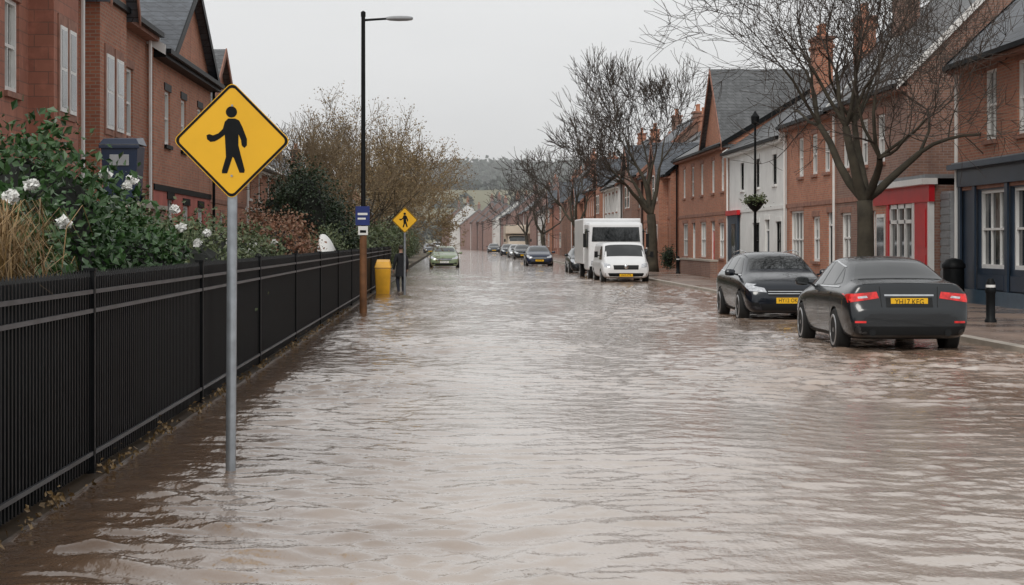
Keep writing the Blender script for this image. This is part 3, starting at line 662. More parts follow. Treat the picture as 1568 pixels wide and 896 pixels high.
# ---------------------------------------------------------------- pedestrian in a dark coat by the far sign
M['coat']=simple('dark_coat_cloth',(.010,.011,.014),.85,0,.3,12)
M['trousers']=simple('dark_trousers_cloth',(.018,.022,.035),.85,0,.3,12)
M['skin']=simple('skin',(.42,.25,.18),.55,0,.1,10)
M['hair']=simple('dark_hair',(.02,.014,.010),.6,0,.3,20)
def person(x,y,z,rz,sc):
    e=empty('pedestrian',(x,y,z),rz); e.scale=(sc,)*3
    V=[((0,0,.95),(.155,.115)),((0,.005,1.15),(.14,.105)),((0,.01,1.33),(.165,.115)),((0,.0,1.475),(.055,.055)),((0,-.012,1.55),(.062,.07)),((0,-.005,1.66),(.075,.092)),((0,.0,1.73),(.05,.06))]
    E=[(0,1),(1,2),(2,3),(3,4),(4,5),(5,6)]
    for s in(-1,1):
        k=len(V); V+=[((s*.17,.01,1.395),(.075,.075)),((s*.235,.03,1.14),(.056,.056)),((s*.245,-.06,.90),(.036,.036)),((s*.245,-.08,.83),(.038,.024))]
        E+=[(2,k),(k,k+1),(k+1,k+2),(k+2,k+3)]
        k=len(V); st=.07*s
        V+=[((s*.09,0,.88),(.105,.105)),((s*.10,-.03-st*.5,.50),(.068,.068)),((s*.10,st,.10),(.046,.046)),((s*.11,st-.15,.045),(.040,.032))]
        E+=[(0,k),(k,k+1),(k+1,k+2),(k+2,k+3)]
    me=bpy.data.meshes.new('body'); me.from_pydata([v[0] for v in V],E,[]); o=bpy.data.objects.new('t',me); COL.objects.link(o)
    md=o.modifiers.new('s','SKIN'); sv=me.skin_vertices[0].data
    for i,v in enumerate(V): sv[i].radius=v[1]; sv[i].use_root=(i==0)
    md.use_smooth_shade=True
    m2=o.modifiers.new('u','SUBSURF'); m2.levels=2; m2.render_levels=2
    dg=bpy.context.evaluated_depsgraph_get(); bm_=bpy.data.meshes.new_from_object(o.evaluated_get(dg)); bpy.data.objects.remove(o)
    bm_.materials.clear()
    for q in('coat','trousers','skin','hair'): bm_.materials.append(M[q])
    for p in bm_.polygons:
        c=p.center
        p.material_index=2 if (c.z>1.475 or (abs(c.x)>.19 and c.z<.90)) else (0 if c.z>.88 else 1)
        if c.z<.09: p.material_index=3
    ob=bpy.data.objects.new('body',bm_); COL.objects.link(ob); ob.parent=e
    b=MB()
    # coat skirt and collar
    vs=[];fs=[];pr=[(.175,.14,1.02),(.19,.155,.90),(.20,.165,.74),(.21,.175,.66)]
    for (rx,ry,zz) in pr:
        for j in range(18): t=2*math.pi*j/18; k=1+.03*math.sin(5*t); vs.append((rx*k*math.cos(t),ry*k*math.sin(t),zz))
    for i in range(3):
        for j in range(18): fs.append((i*18+j,i*18+(j+1)%18,(i+1)*18+(j+1)%18,(i+1)*18+j))
    b.mesh(vs,fs,'coat'); b.lathe((0,0,1.44),[(.10,0),(.085,.05),(.07,.05)],14,'coat'); b.build('coat',e,smooth=True)
    b=MB(); vs=[];fs=[]
    for j in range(8):
        for i in range(14):
            ph=math.pi*.62*j/7;t=2*math.pi*i/14; fr=.72 if math.sin(t)<-.3 and j>4 else 1
            vs.append((.086*math.sin(ph)*math.cos(t),.012+.104*math.sin(ph)*math.sin(t)*fr,1.665+.105*math.cos(ph)))
    for j in range(7):
        for i in range(14): fs.append((j*14+i,j*14+(i+1)%14,(j+1)*14+(i+1)%14,(j+1)*14+i))
    b.mesh(vs,fs,'hair'); b.build('hair',e,smooth=True)
    b=MB(); b.loft([(-.013,-.075,1.605),(.013,-.075,1.605),(.009,-.078,1.65),(-.009,-.078,1.65)],[(-.007,-.108,1.608),(.007,-.108,1.608),(.003,-.088,1.645),(-.003,-.088,1.645)],'skin')
    for s in(-1,1):
        b.lathe((s*.03,-.083,1.648),[(.011,0),(.006,-.004)],10,'white','Y'); b.lathe((s*.03,-.0875,1.648),[(.005,0),(.003,-.002)],8,'hair','Y')
        b.lathe((s*.078,.005,1.63),[(.012,-.008),(.024,0),(.012,.008)],10,'skin','X')
        for f in range(4):
            l=[.060,.072,.068,.052][f]; fx=s*.245; fy=-.108+f*.018
            b.tube([(fx,fy,.835),(fx-s*.004,fy-.003,.835-l*.5),(fx-s*.014,fy-.004,.835-l)],[.009,.008,.006],6,'skin')
        b.tube([(s*.24,-.105,.875),(s*.228,-.125,.845),(s*.222,-.128,.815)],[.011,.009,.007],6,'skin')
    b.tube([(-.02,-.083,1.585),(0,-.088,1.583),(.02,-.083,1.585)],[.004,.005,.004],6,'redgloss'); b.build('face_and_hands',e,smooth=True)
person(-1.62,58.5,-.15,math.radians(200),.93)

# ---------------------------------------------------------------- street lamp
e=empty('street_lamp',(-1.98,40.7,0)); b=MB()
M['rust']=simple('rusty_brown_paint',(.17,.075,.03),.7,0,.35,5)
b.tube([(0,0,-.2),(0,0,1.75)],[.085,.08],14,'rust'); b.tube([(0,0,1.75),(0,0,1.9),(0,0,6.7)],[.08,.055,.045],12,'black')
b.lathe((0,0,6.7),[(.055,0),(.055,.1),(.02,.13)],10,'black')
b.tube([(0,0,6.62),(.3,0,6.64),(.62,0,6.66)],[.028,.026,.026],8,'black'); b.build('column',e,smooth='auto')
b=MB(); vs=[];fs=[]
st=[(.52,.03,.03),(.60,.07,.05),(.80,.11,.06),(1.0,.11,.055),(1.10,.07,.04),(1.13,.02,.02)]
for (x,wy_,h) in st:
    for j in range(10):
        t=2*math.pi*j/10; vs.append((x,wy_*math.cos(t),6.66+h*math.sin(t)))
for i in range(len(st)-1):
    for j in range(10): fs.append((i*10+j,i*10+(j+1)%10,(i+1)*10+(j+1)%10,(i+1)*10+j))
fs.append(tuple(range(10))); fs.append(tuple(50+j for j in range(10)))
b.mesh(vs,fs,'grey'); b.build('lantern',e,smooth=True)
M['blue']=simple('blue_sign',(.012,.028,.16),.4)
b=MB(); b.box((-.17,-.10,1.97),(.15,-.085,2.40),'blue'); b.box((-.12,-.104,2.2),(.1,-.1,2.25),'white'); b.box((-.12,-.104,2.1),(.06,-.1,2.14),'white')
b.box((-.11,-.10,1.75),(.11,-.085,1.95),'white'); b.box((-.07,-.104,1.8),(.07,-.1,1.86),'black'); b.build('notice_plates',e)
M['gritybox']=simple('yellow_plastic',(.75,.38,.02),.45,0,.12,3)
b=MB(); b.loft([(-2.28,55,-.1),(-1.88,55,-.1),(-1.88,55.6,-.1),(-2.28,55.6,-.1)],[(-2.32,54.96,.78),(-1.84,54.96,.78),(-1.84,55.66,.78),(-2.32,55.66,.78)],'gritybox')
b.loft([(-2.34,54.94,.79),(-1.82,54.94,.79),(-1.82,55.68,.79),(-2.34,55.68,.79)],[(-2.28,55.05,.98),(-1.88,55.05,.98),(-1.88,55.6,1.05),(-2.28,55.6,1.05)],'gritybox')
b.build('grit_bin',bevel=.02)
def bollard(x,y):
    b=MB(); b.lathe((x,y,0),[(.11,0),(.11,.12),(.085,.15),(.085,.62),(.1,.64),(.1,.72),(.085,.74),(.085,.82),(.05,.9)],16,'black')
    b.lathe((x,y,.735),[(.088,0),(.088,.05)],16,'white'); b.build('bollard',smooth='auto')
bollard(10.2,33.9); bollard(10.9,86)
b=MB(); b.lathe((12.5,44.6,.03),[(.24,0),(.26,.1),(.26,.9),(.29,.93),(.29,1.0),(.2,1.12),(.05,1.16)],16,'black'); b.build('litter_bin',smooth='auto')
b=MB(); e=empty('flower_basket_post',(11.2,66,0)); b.tube([(0,0,0),(0,0,5.9)],[.06,.04],10,'black')
b.lathe((0,0,5.9),[(.05,0),(.14,.05),(.16,.3),(.08,.4),(.02,.5)],10,'black'); b.lathe((0,0,2.7),[(.06,0),(.2,.12),(.36,.34),(.40,.38)],14,'black'); b.build('post',e,smooth='auto')
leaves('plants',np.random.normal(size=(700,3))*[.2,.2,.09]+[0,0,3.12],.09,'leafm',e)
b=MB(); b.box((11.0,76,.0),(11.3,86,.75),'brick3'); b.box((10.97,75.97,.75),(11.33,86.03,.83),'kerb'); b.build('garden_wall')
shrub('potted_shrub',[((10.8,89,.8),(.35,.35,.6))],.08,'leafd',nl=18,clr=.08,dens=2)
for (x,y_) in ((11.2,100),(11.2,104),(11.4,120)): wbin(x,y_,.08,'black')
b=MB(); vs=[];fs=[]
for j in range(9):
    for i in range(9):
        u=i/8-.5;v=j/8-.5; z=1.72-.9*(u*u+v*v)-.45*u+.02*math.sin(u*25)*math.cos(v*14)
        if i in(0,8) or j in(0,8): z-=.35
        vs.append((-2.84+u*.46,41.5+v*1.2,z))
for j in range(8):
    for i in range(8): a=j*9+i; fs.append((a,a+1,a+10,a+9))
b.mesh(vs,fs,'white'); b.build('white_tarpaulin',smooth=True)

# ---------------------------------------------------------------- vehicles
M['tyre']=simple('tyre_rubber',(.015,.015,.015),.8); M['alloy']=simple('alloy_wheel',(.45,.46,.47),.3,.8)
M['plasticb']=simple('black_plastic_trim',(.008,.009,.010),.5,spec=.25)
M['plateY']=simple('plate_yellow',(.85,.48,.01),.4,0,.03); M['plateW']=simple('plate_white',(.8,.8,.78),.4,0,.03)
M['chrome']=simple('chrome',(.6,.61,.62),.12,1)
m,nt,bb=nmat('tail_light_red'); bb.inputs['Roughness'].default_value=.12; bb.inputs['Coat Weight'].default_value=.5
bb.inputs['Emission Color'].default_value=(1,.03,.03,1); bb.inputs['Emission Strength'].default_value=.25
p=N(nt,'ShaderNodeTexCoord').outputs['Object']; nt.links.new(ramp(nt,noise(nt,14,2,p),.35,.65,(.15,.004,.004),(.6,.015,.012)),bb.inputs['Base Color']); M['tail']=m
M['head']=simple('headlamp',(.55,.57,.6),.1,.3,.35,18,1)
M['paintcharcoal']=simple('charcoal_car_paint',(.010,.013,.016),.25,.0,.1,3,.55,spec=.4)
M['paintblack']=simple('black_car_paint',(.005,.008,.014),.2,.0,.1,3,.55,spec=.35)
M['paintgreen']=simple('pale_green_car_paint',(.20,.25,.15),.25,.1,.1,3,.5)
M['paintsilver']=simple('silver_car_paint',(.35,.37,.39),.3,.6,.1,3,1)
M['paintblue']=simple('dark_blue_car_paint',(.012,.02,.045),.2,0,.1,3,.4)
M['paintwhite']=simple('white_van_paint',(.76,.77,.78),.35,0,.05,1.5,.3)
M['paintbeige']=simple('beige_lorry_paint',(.5,.42,.33),.45,0,.08,2)
def ring(st):
    y,zb,belt,top,w_,wt=st; h=top-belt
    R=[(0,zb),(w_*.6,zb),(w_*.9,zb+.015),(w_*.965,zb+.13),(w_,zb+(belt-zb)*.48),(w_*1.0,belt-.17),(w_*.975,belt-.05),(w_*.925,belt+h*.06),
       (wt+.035+(w_*.93-wt)*.08,belt+h*.80),(wt-.03,belt+h*.95),(wt*.55,top),(0,top+.006)]
    return [(x,y,z) for x,z in R]+[(-x,y,z) for x,z in R[-2:0:-1]]
def loftbody(sts,mat,levels=2):
    b=MB(); rs=[ring(s) for s in sts]; n=len(rs[0]); vs=[p for r in rs for p in r]; fs=[]
    for i in range(len(rs)-1):
        for j in range(n): fs.append((i*n+j,(i+1)*n+j,(i+1)*n+(j+1)%n,i*n+(j+1)%n))
    fs.append(tuple(range(n))); fs.append(tuple((len(rs)-1)*n+j for j in range(n))[::-1])
    b.mesh(vs,fs,mat); o=b.build('tmp',recalc=True)
    md=o.modifiers.new('s','SUBSURF'); md.levels=levels; md.render_levels=levels
    dg=bpy.context.evaluated_depsgraph_get(); me=bpy.data.meshes.new_from_object(o.evaluated_get(dg)); bpy.data.objects.remove(o)
    bm=bmesh.new(); bm.from_mesh(me); bv=BVHTree.FromBMesh(bm); bm.free()
    return me,bv
def cutwheels(me,axles,r,x0=.62,x1=1.2):
    o=bpy.data.objects.new('t',me); COL.objects.link(o)
    b=MB()
    for a in axles:
        for sg in(-1,1): b.lathe((sg*(x0+x1)/2,a,.31),[(r,-(x1-x0)/2),(r,(x1-x0)/2)],28,'plasticb','X')
    c=b.build('c',recalc=True)
    md=o.modifiers.new('b','BOOLEAN'); md.object=c; md.operation='DIFFERENCE'; md.solver='EXACT'
    try: md.material_mode='TRANSFER'
    except Exception: pass
    dg=bpy.context.evaluated_depsgraph_get(); m2=bpy.data.meshes.new_from_object(o.evaluated_get(dg)); bpy.data.objects.remove(o); bpy.data.objects.remove(c)
    return m2
def patch(b,bv,q,mode,mat,off=.004,n=10,m_=5):
    vs=[];ok=[]
    for j in range(m_+1):
        for i in range(n+1):
            s=i/n;t=j/m_
            a=[(q[0][k]*(1-s)+q[1][k]*s)*(1-t)+(q[3][k]*(1-s)+q[2][k]*s)*t for k in(0,1)]
            if mode=='top': o=Vector((a[0],a[1],5)); d=Vector((0,0,-1))
            elif mode=='rear': o=Vector((a[0],-6,a[1])); d=Vector((0,1,0))
            elif mode=='front': o=Vector((a[0],6,a[1])); d=Vector((0,-1,0))
            elif mode=='L': o=Vector((-4,a[0],a[1])); d=Vector((1,0,0))
            else: o=Vector((4,a[0],a[1])); d=Vector((-1,0,0))
            h=bv.ray_cast(o,d)
            if h[0] is None: vs.append((0,0,.5)); ok.append(False)
            else:
                nn=h[1] if h[1].dot(d)<0 else -h[1]; vs.append(tuple(h[0]+nn*off)); ok.append(True)
    fs=[]
    for j in range(m_):
        for i in range(n):
            f=(j*(n+1)+i,j*(n+1)+i+1,(j+1)*(n+1)+i+1,(j+1)*(n+1)+i)
            if all(ok[k] for k in f): fs.append(f)
    b.mesh(vs,fs,mat)
def both(b,bv,q,mat,off=.004,n=10,m_=5):
    patch(b,bv,q,'L',mat,off,n,m_); patch(b,bv,q,'R',mat,off,n,m_)
def mirr(b,bv,q,mode,mat,off=.004,n=8,m_=4):
    patch(b,bv,q,mode,mat,off,n,m_); patch(b,bv,[(-p[0],p[1]) for p in q],mode,mat,off,n,m_)
def text(s,size):
    cu=bpy.data.curves.new('t','FONT'); cu.body=s; cu.size=size; cu.align_x='CENTER'; cu.align_y='CENTER'; cu.resolution_u=2
    o=bpy.data.objects.new('t',cu); COL.objects.link(o); dg=bpy.context.evaluated_depsgraph_get(); me=bpy.data.meshes.new_from_object(o.evaluated_get(dg))
    v=[tuple(x.co) for x in me.vertices]; f=[tuple(p.vertices) for p in me.polygons]; bpy.data.objects.remove(o); return v,f
def plate(b,bv,z,mode,s,mat='plateY'):
    sg=-1 if mode=='rear' else 1
    h=bv.ray_cast(Vector((0,6*sg,z)),Vector((0,-sg,0))) if bv else (None,)
    y=(h[0].y if h[0] else sg*2.3)+sg*.012
    b.box((-.27,y,z-.058),(.27,y-sg*.04,z+.058),mat)
    v,f=text(s,.115); b.mesh([((-sg)*p[0]*.82,y+sg*.003,z+p[1]) for p in v],f,'plasticb')
def wheel(e,x,y,r=.32,sg=1,spk=10,name='wheel'):
    b=MB(); w_=.105
    b.lathe((x,y,r),[(r*.66,-w_),(r*.93,-w_),(r,-w_*.75),(r,w_*.75),(r*.93,w_),(r*.66,w_)],28,'tyre','X')
    xo=x+sg*(w_-.01)
    b.lathe((x,y,r),[(r*.67,sg*w_*.9),(r*.62,sg*w_*.97),(r*.60,sg*w_*.5),(r*.1,sg*w_*.4)],24,'plasticb','X')
    b.lathe((x,y,r),[(r*.74,sg*w_*.98),(r*.71,sg*w_*1.09),(r*.61,sg*w_*1.07),(r*.6,sg*w_*.7)],28,'alloy','X')
    b.lathe((xo,y,r),[(r*.16,-.03*sg),(r*.16,.0),(r*.1,.012*sg)],14,'alloy','X')
    for k in range(spk):
        t=2*math.pi*k/spk; c,s_=math.cos(t),math.sin(t); wd=.02
        def pt(rr,o_,xx): return (xx,y+rr*c-o_*s_,r+rr*s_+o_*c)
        A=[pt(r*.12,-wd,xo-.03*sg),pt(r*.12,wd,xo-.03*sg),pt(r*.12,wd,xo),pt(r*.12,-wd,xo)]
        B=[pt(r*.64,-wd*.8,xo-.03*sg),pt(r*.64,wd*.8,xo-.03*sg),pt(r*.64,wd*.8,xo),pt(r*.64,-wd*.8,xo)]
        b.loft(A,B,'alloy')
    b.build(name,e,smooth='auto')
def car(name,x,y,rz,style,paint,plateS='KX07 LRV',detail=2,z=-.12,platefront='plateY'):
    e=empty(name,(x,y,z),rz)
    if style=='sedan':
        st=[(-2.35,.42,.60,.63,.60,.42),(-2.345,.30,.64,.68,.78,.60),(-2.30,.26,.66,.71,.84,.68),(-2.25,.25,.80,.88,.865,.69),(-2.22,.24,.92,1.035,.87,.69),(-2.16,.23,.945,1.055,.885,.70),(-1.95,.21,.955,1.07,.905,.70),(-1.66,.2,.96,1.09,.91,.68),(-1.55,.2,.965,1.115,.912,.67),
            (-1.0,.18,.965,1.35,.915,.575),(-.72,.18,.96,1.405,.915,.57),(-.2,.18,.95,1.435,.915,.575),(.2,.18,.94,1.425,.915,.58),(.48,.18,.935,1.375,.915,.59),
            (1.12,.18,.90,1.03,.91,.66),(1.22,.18,.89,.985,.91,.67),(1.7,.19,.83,.91,.90,.66),(2.05,.2,.75,.82,.87,.62),(2.24,.22,.62,.70,.80,.55),(2.32,.32,.52,.58,.62,.4)]
        ax=(-1.33,1.38); r=.325
    elif style=='hatch':
        st=[(-2.12,.40,.72,.78,.62,.45),(-2.10,.28,.86,.96,.80,.62),(-2.02,.22,.95,1.12,.87,.66),(-1.93,.2,.97,1.2,.89,.64),(-1.6,.18,.98,1.36,.90,.58),(-1.3,.18,.975,1.42,.90,.575),
            (-.6,.18,.96,1.455,.90,.58),(.0,.18,.95,1.445,.90,.585),(.42,.18,.94,1.37,.90,.59),(1.10,.18,.92,1.06,.895,.66),(1.2,.18,.91,1.02,.895,.67),(1.6,.19,.86,.95,.885,.66),
            (1.92,.2,.80,.87,.87,.64),(2.08,.22,.70,.77,.83,.58),(2.15,.26,.58,.64,.76,.5),(2.18,.34,.50,.54,.6,.42)]
        ax=(-1.28,1.30); r=.325
    me,bv=loftbody(st,paint,2 if detail>1 else 1)
    if detail>0: me=cutwheels(me,ax,r+.05)
    me.name='body'; me.polygons.foreach_set('use_smooth',[True]*len(me.polygons))
    try: me.set_sharp_from_angle(angle=math.radians(38))
    except Exception: pass
    o=bpy.data.objects.new('body',me); COL.objects.link(o); o.parent=e
    b=MB(); G='carglass'
    if style=='sedan':
        patch(b,bv,[(-.70,1.05),(.70,1.05),(.53,.46),(-.53,.46)],'top',G,n=14,m_=8)
        patch(b,bv,[(-.66,-1.60),(.66,-1.60),(.51,-1.0),(-.51,-1.0)],'top',G,n=14,m_=8)
        both(b,bv,[(.93,.965),(-.08,.985),(-.06,1.335),(.34,1.315)],G); both(b,bv,[(-.14,.985),(-.98,1.0),(-.86,1.27),(-.14,1.335)],G)
        both(b,bv,[(-1.03,1.0),(-1.36,1.035),(-1.2,1.12),(-.92,1.25)],G,n=4)
        both(b,bv,[(1.02,.940),(-1.42,.970),(-1.42,.99),(1.02,.962)],'chrome',.008,16,1)
        both(b,bv,[(.34,1.325),(-.14,1.345),(-.14,1.36),(.34,1.34)],'chrome',.006,8,1); both(b,bv,[(-.14,1.345),(-.92,1.262),(-.93,1.278),(-.14,1.36)],'chrome',.006,10,1)
        patch(b,bv,[(-.53,.43),(.53,.43),(.51,.462),(-.51,.462)],'top','plasticb',.005,8,1)
        patch(b,bv,[(-.72,-1.63),(.72,-1.63),(.70,-1.60),(-.70,-1.60)],'top','plasticb',.005,10,1)
    else:
        patch(b,bv,[(-.70,1.02),(.70,1.02),(.54,.40),(-.54,.40)],'top',G,n=14,m_=8)
        patch(b,bv,[(-.62,1.02),(.62,1.02),(.52,1.30),(-.52,1.30)],'rear',G,n=12,m_=6)
        both(b,bv,[(.95,.985),(-.02,1.0),(.0,1.33),(.30,1.31)],G); both(b,bv,[(-.08,1.0),(-.95,1.02),(-.93,1.32),(-.08,1.335)],G)
        both(b,bv,[(-1.02,1.02),(-1.62,1.07),(-1.45,1.20),(-1.0,1.30)],G,n=5)
        both(b,bv,[(1.02,.955),(-1.6,1.03),(-1.6,1.05),(1.02,.975)],'chrome',.008,16,1)
        for sg in(-1,1): b.tube([(sg*.56,-1.4,1.44),(sg*.57,-.5,1.485),(sg*.57,.2,1.44)],[.012]*3,6,'chrome')
    b.build('glass',e,smooth=True)
    b=MB()
    if style=='sedan':
        mirr(b,bv,[(.44,.83),(.875,.765),(.885,.885),(.47,.925)],'rear','tail',.006,14,6)
        both(b,bv,[(-2.26,.78),(-2.02,.85),(-2.02,.885),(-2.24,.895)],'tail',.006,6,3)
        mirr(b,bv,[(.60,.835),(.74,.82),(.75,.85),(.62,.865)],'rear','head',.009,4,2)
        patch(b,bv,[(-.34,.70),(.34,.70),(.34,.84),(-.34,.84)],'rear','plasticb',.003,8,3)
        patch(b,bv,[(-.36,.86),(.36,.86),(.36,.885),(-.36,.885)],'rear','chrome',.008,8,1)
        patch(b,bv,[(-.80,.24),(.80,.24),(.80,.42),(-.80,.42)],'rear','plasticb',.006,16,3)
        mirr(b,bv,[(.64,.47),(.80,.47),(.80,.50),(.64,.50)],'rear','tail',.006,3,1)
        for sg in(-1,1): b.lathe((sg*.55,-2.36,.33),[(.05,0),(.05,.08),(.04,.08)],12,'plasticb','Y')
        mirr(b,bv,[(.40,.70),(.41,.70),(.43,1.0),(.42,1.0)],'rear','plasticb',.0035,1,6)
        patch(b,bv,[(-.66,-2.19),(.66,-2.19),(.66,-2.175),(-.66,-2.175)],'top','plasticb',.003,12,1)
        plate(b,bv,.775,'rear',plateS)
    else:
        mirr(b,bv,[(.66,.80),(.86,.78),(.84,1.12),(.70,1.12)],'rear','tail',.006,5,6); plate(b,bv,.72,'rear',plateS)
        patch(b,bv,[(-.74,.26),(.74,.26),(.80,.42),(-.80,.42)],'rear','plasticb',.006,16,3)
    mirr(b,bv,[(.46,.635),(.80,.66),(.84,.79),(.50,.72)],'front','head',.006,8,4)
    both(b,bv,[(2.05,.68),(1.80,.76),(1.78,.82),(2.0,.80)],'head',.006,5,3)
    patch(b,bv,[(-.42,.56),(.42,.56),(.46,.69),(-.46,.69)],'front','plasticb',.005,10,3)
    for zz in (.60,.645): patch(b,bv,[(-.43,zz),(.43,zz),(.44,zz+.014),(-.44,zz+.014)],'front','chrome',.011,8,1)
    patch(b,bv,[(-.55,.27),(.55,.27),(.60,.40),(-.60,.40)],'front','plasticb',.005,10,3)
    mirr(b,bv,[(.60,.34),(.76,.36),(.76,.43),(.62,.43)],'front','plasticb',.006,4,2)
    plate(b,bv,.47,'front',plateS,platefront)
    for yy in (1.0 if style=='sedan' else .98,-.09,-1.02):
        both(b,bv,[(yy,.34),(yy+.012,.34),(yy+.012,.95),(yy,.95)],'plasticb',.002,1,8)
    both(b,bv,[(.95,.21),(-.93,.21),(-.93,.27),(.95,.27)],'plasticb',.006,10,2)
    for yy in(.12,-.82): both(b,bv,[(yy,.86),(yy-.2,.865),(yy-.2,.89),(yy,.885)],'chrome' if style=='sedan' else paint,.016,4,1)
    b.build('trim_and_lights',e,smooth='auto')
    b=MB()
    for sg in(-1,1):
        cx,cy,cz=sg*1.0,.80,1.02; vs=[];fs=[]
        for j in range(7):
            for i in range(10):
                ph=math.pi*j/6;t=2*math.pi*i/10
                sx_=abs(math.sin(ph))**.6; vs.append((cx+.11*math.copysign(abs(math.cos(ph))**.6,math.cos(ph)),cy+.06*sx_*math.cos(t),cz+.075*sx_*math.sin(t)))
        for j in range(6):
            for i in range(10): fs.append((j*10+i,j*10+(i+1)%10,(j+1)*10+(i+1)%10,(j+1)*10+i))
        b.mesh(vs,fs,paint); b.loft([(sg*.83,.84,.95),(sg*.83,.76,.95),(sg*.83,.76,.99),(sg*.83,.84,.99)],[(sg*.93,.83,.98),(sg*.93,.77,.98),(sg*.93,.77,1.01),(sg*.93,.83,1.01)],'plasticb')
        b.box((cx-.085,cy-.066,cz-.05),(cx+.085,cy-.055,cz+.05),'carglass')
    b.build('mirrors',e,smooth='auto')
    for a in ax:
        for sg in(-1,1): wheel(e,sg*.815,a,r,sg,10 if detail>1 else 5)
    return e
car('parked_car',6.74,26.2+2.35,-.012,'sedan',M['paintcharcoal'],'YH17 KEG',z=-.06)
car('parked_car',6.9,36.5+2.2,math.pi+.0,'hatch',M['paintblack'],'HY12 OKX',z=-.07)
car('parked_car',7.0,91.7+2.1,math.pi,'hatch',M['paintcharcoal'],detail=1)
car('moving_car',5.9,119+2,math.pi,'hatch',M['paintblue'],detail=1)
car('green_car',-.38,110+2.1,math.pi,'hatch',M['paintgreen'],detail=1,platefront='plateW')
for (x,y_,pm,st) in ((6.75,168,'paintcharcoal','hatch'),(6.7,182,'paintsilver','hatch'),(6.6,205,'paintblack','hatch'),(6.3,262,'paintblack','hatch'),(-2.6,235,'paintblack','hatch'),(-3.3,275,'paintcharcoal','hatch')):
    car('parked_car',x,y_,math.pi,st,M[pm],detail=0)
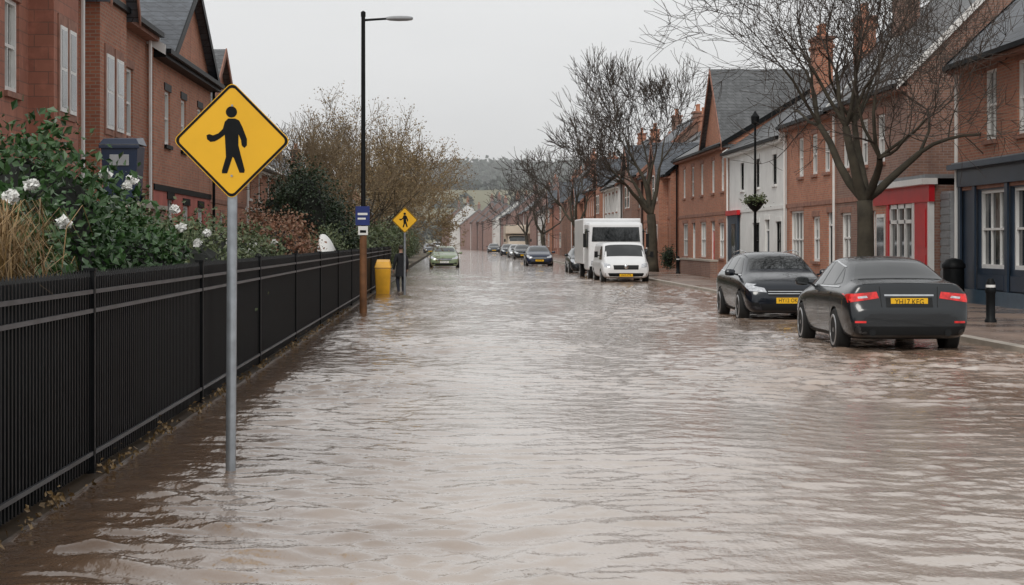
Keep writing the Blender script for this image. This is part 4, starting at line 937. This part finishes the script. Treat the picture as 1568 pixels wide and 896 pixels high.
def van(name,x,y,paint,sc=1,luton=True):
    e=empty(name,(x,y,-.15),math.pi); e.scale=(sc,sc,sc)
    st=[(.2,.3,1.0,1.72,1.0,.84),(.6,.3,1.0,1.78,1.0,.84),(1.2,.3,1.0,1.80,1.0,.83),(1.45,.3,1.0,1.76,1.0,.83),(1.62,.3,1.0,1.68,1.0,.82),(2.15,.3,.98,1.22,.99,.82),(2.25,.3,.96,1.13,.98,.80),(2.62,.3,.86,.98,.95,.76),(2.78,.32,.72,.82,.9,.7),(2.82,.42,.60,.66,.75,.55)]
    if not luton: st=[(-2.5,.5,.9,1.5,.8,.65),(-2.48,.35,1.0,1.72,.97,.82),(-2.3,.3,1.0,1.80,1.0,.85)]+st[1:]
    me,bv=loftbody(st,paint,2); me=cutwheels(me,(2.0,) if luton else (-1.5,2.0),.40,.6,1.3); me.polygons.foreach_set('use_smooth',[True]*len(me.polygons))
    try: me.set_sharp_from_angle(angle=math.radians(38))
    except Exception: pass
    o=bpy.data.objects.new('cab',me); COL.objects.link(o); o.parent=e
    b=MB(); patch(b,bv,[(-.84,2.17),(.84,2.17),(.76,1.60),(-.76,1.60)],'top','carglass',n=14,m_=8)
    both(b,bv,[(1.85,1.06),(.75,1.06),(.8,1.60),(1.45,1.60)],'carglass'); b.build('glass',e,smooth=True)
    b=MB(); mirr(b,bv,[(.62,.74),(.88,.76),(.88,.93),(.64,.88)],'front','head',.008,6,4)
    patch(b,bv,[(-.5,.66),(.5,.66),(.52,.84),(-.52,.84)],'front','plasticb',.006,8,3); patch(b,bv,[(-.8,.34),(.8,.34),(.86,.52),(-.86,.52)],'front','plasticb',.006,10,3)
    b.lathe((0,2.84,.77),[(.09,0),(.07,.015)],14,'chrome','Y'); plate(b,bv,.43,'front','LN15 ZTR')
    for sg in(-1,1): b.box((sg*1.08,1.78,1.15),(sg*1.22,1.88,1.4),'plasticb'); b.tube([(sg*.95,1.85,1.2),(sg*1.12,1.85,1.25)],[.02,.02],6,'plasticb')
    b.build('trim_and_lights',e,smooth='auto')
    if luton:
        b=MB(); b.box((-1.13,-3.4,.62),(1.13,.5,2.66),paint); b.loft([(-1.13,.5,1.80),(1.13,.5,1.80),(1.13,.5,2.66),(-1.13,.5,2.66)],[(-1.10,1.75,1.84),(1.10,1.75,1.84),(1.06,1.55,2.62),(-1.06,1.55,2.62)],paint)
        b.build('cargo_box',e,bevel=.09)
        b=MB(); b.box((-1.0,-3.3,.45),(1.0,.4,.6),'plasticb'); b.build('chassis',e)
    for a in((-2.1,2.0) if luton else (-1.5,2.0)):
        for sg in(-1,1): wheel(e,sg*.87,a,.34,sg,6)
    return e
van('white_van',6.95,71+2.75,M['paintwhite'],sc=.97,luton=False)
# box lorry parked behind the van
e=empty('box_lorry',(7.16,77.6,-.15),math.pi)
b=MB(); b.loft([(-1.25,-1.9,.5),(1.25,-1.9,.5),(1.25,-1.9,2.62),(-1.25,-1.9,2.62)],[(-1.2,0,.5),(1.2,0,.5),(1.16,-.22,2.58),(-1.16,-.22,2.58)],M['paintwhite']); b.build('cab',e,bevel=.12)
b=MB(); b.box((-1.28,-7.5,.75),(1.28,-2.0,2.78),M['paintwhite']); b.build('cargo_box',e,bevel=.05)
b=MB(); f=lambda z:-.22*(z-.5)/2.08+.012
b.loft([(-1.05,f(1.75)-.04,1.75),(1.05,f(1.75)-.04,1.75),(1.0,f(2.38)-.04,2.38),(-1.0,f(2.38)-.04,2.38)],[(-1.05,f(1.75),1.75),(1.05,f(1.75),1.75),(1.0,f(2.38),2.38),(-1.0,f(2.38),2.38)],'carglass')
for sg in(-1,1):
    b.box((sg*1.225,-1.4,1.5),(sg*1.25,-.4,2.3),'carglass'); b.box((sg*1.3,-.15,1.5),(sg*1.42,-.05,2.1),'plasticb'); b.tube([(sg*1.15,-.15,2.2),(sg*1.36,-.1,2.15)],[.02,.02],6,'plasticb'); b.box((sg*.75,-.02,.75),(sg*1.08,.02,.92),'head')
b.box((-.6,-.05,.95),(.6,.0,1.3),'plasticb'); b.box((-1.15,-.05,.42),(1.15,.06,.68),'plasticb'); b.box((-1.0,-7.4,.55),(1.0,-.3,.74),'plasticb'); b.build('trim_and_lights',e)
for a in(-.95,-5.8):
    for sg in(-1,1): wheel(e,sg*1.05,a,.42,sg,6)
van('lorry',8.9,240,M['paintbeige'],sc=1.5)
van('white_van',-2.2,300,M['paintwhite'],sc=.95,luton=False)
print('OBJ',len(bpy.data.objects))
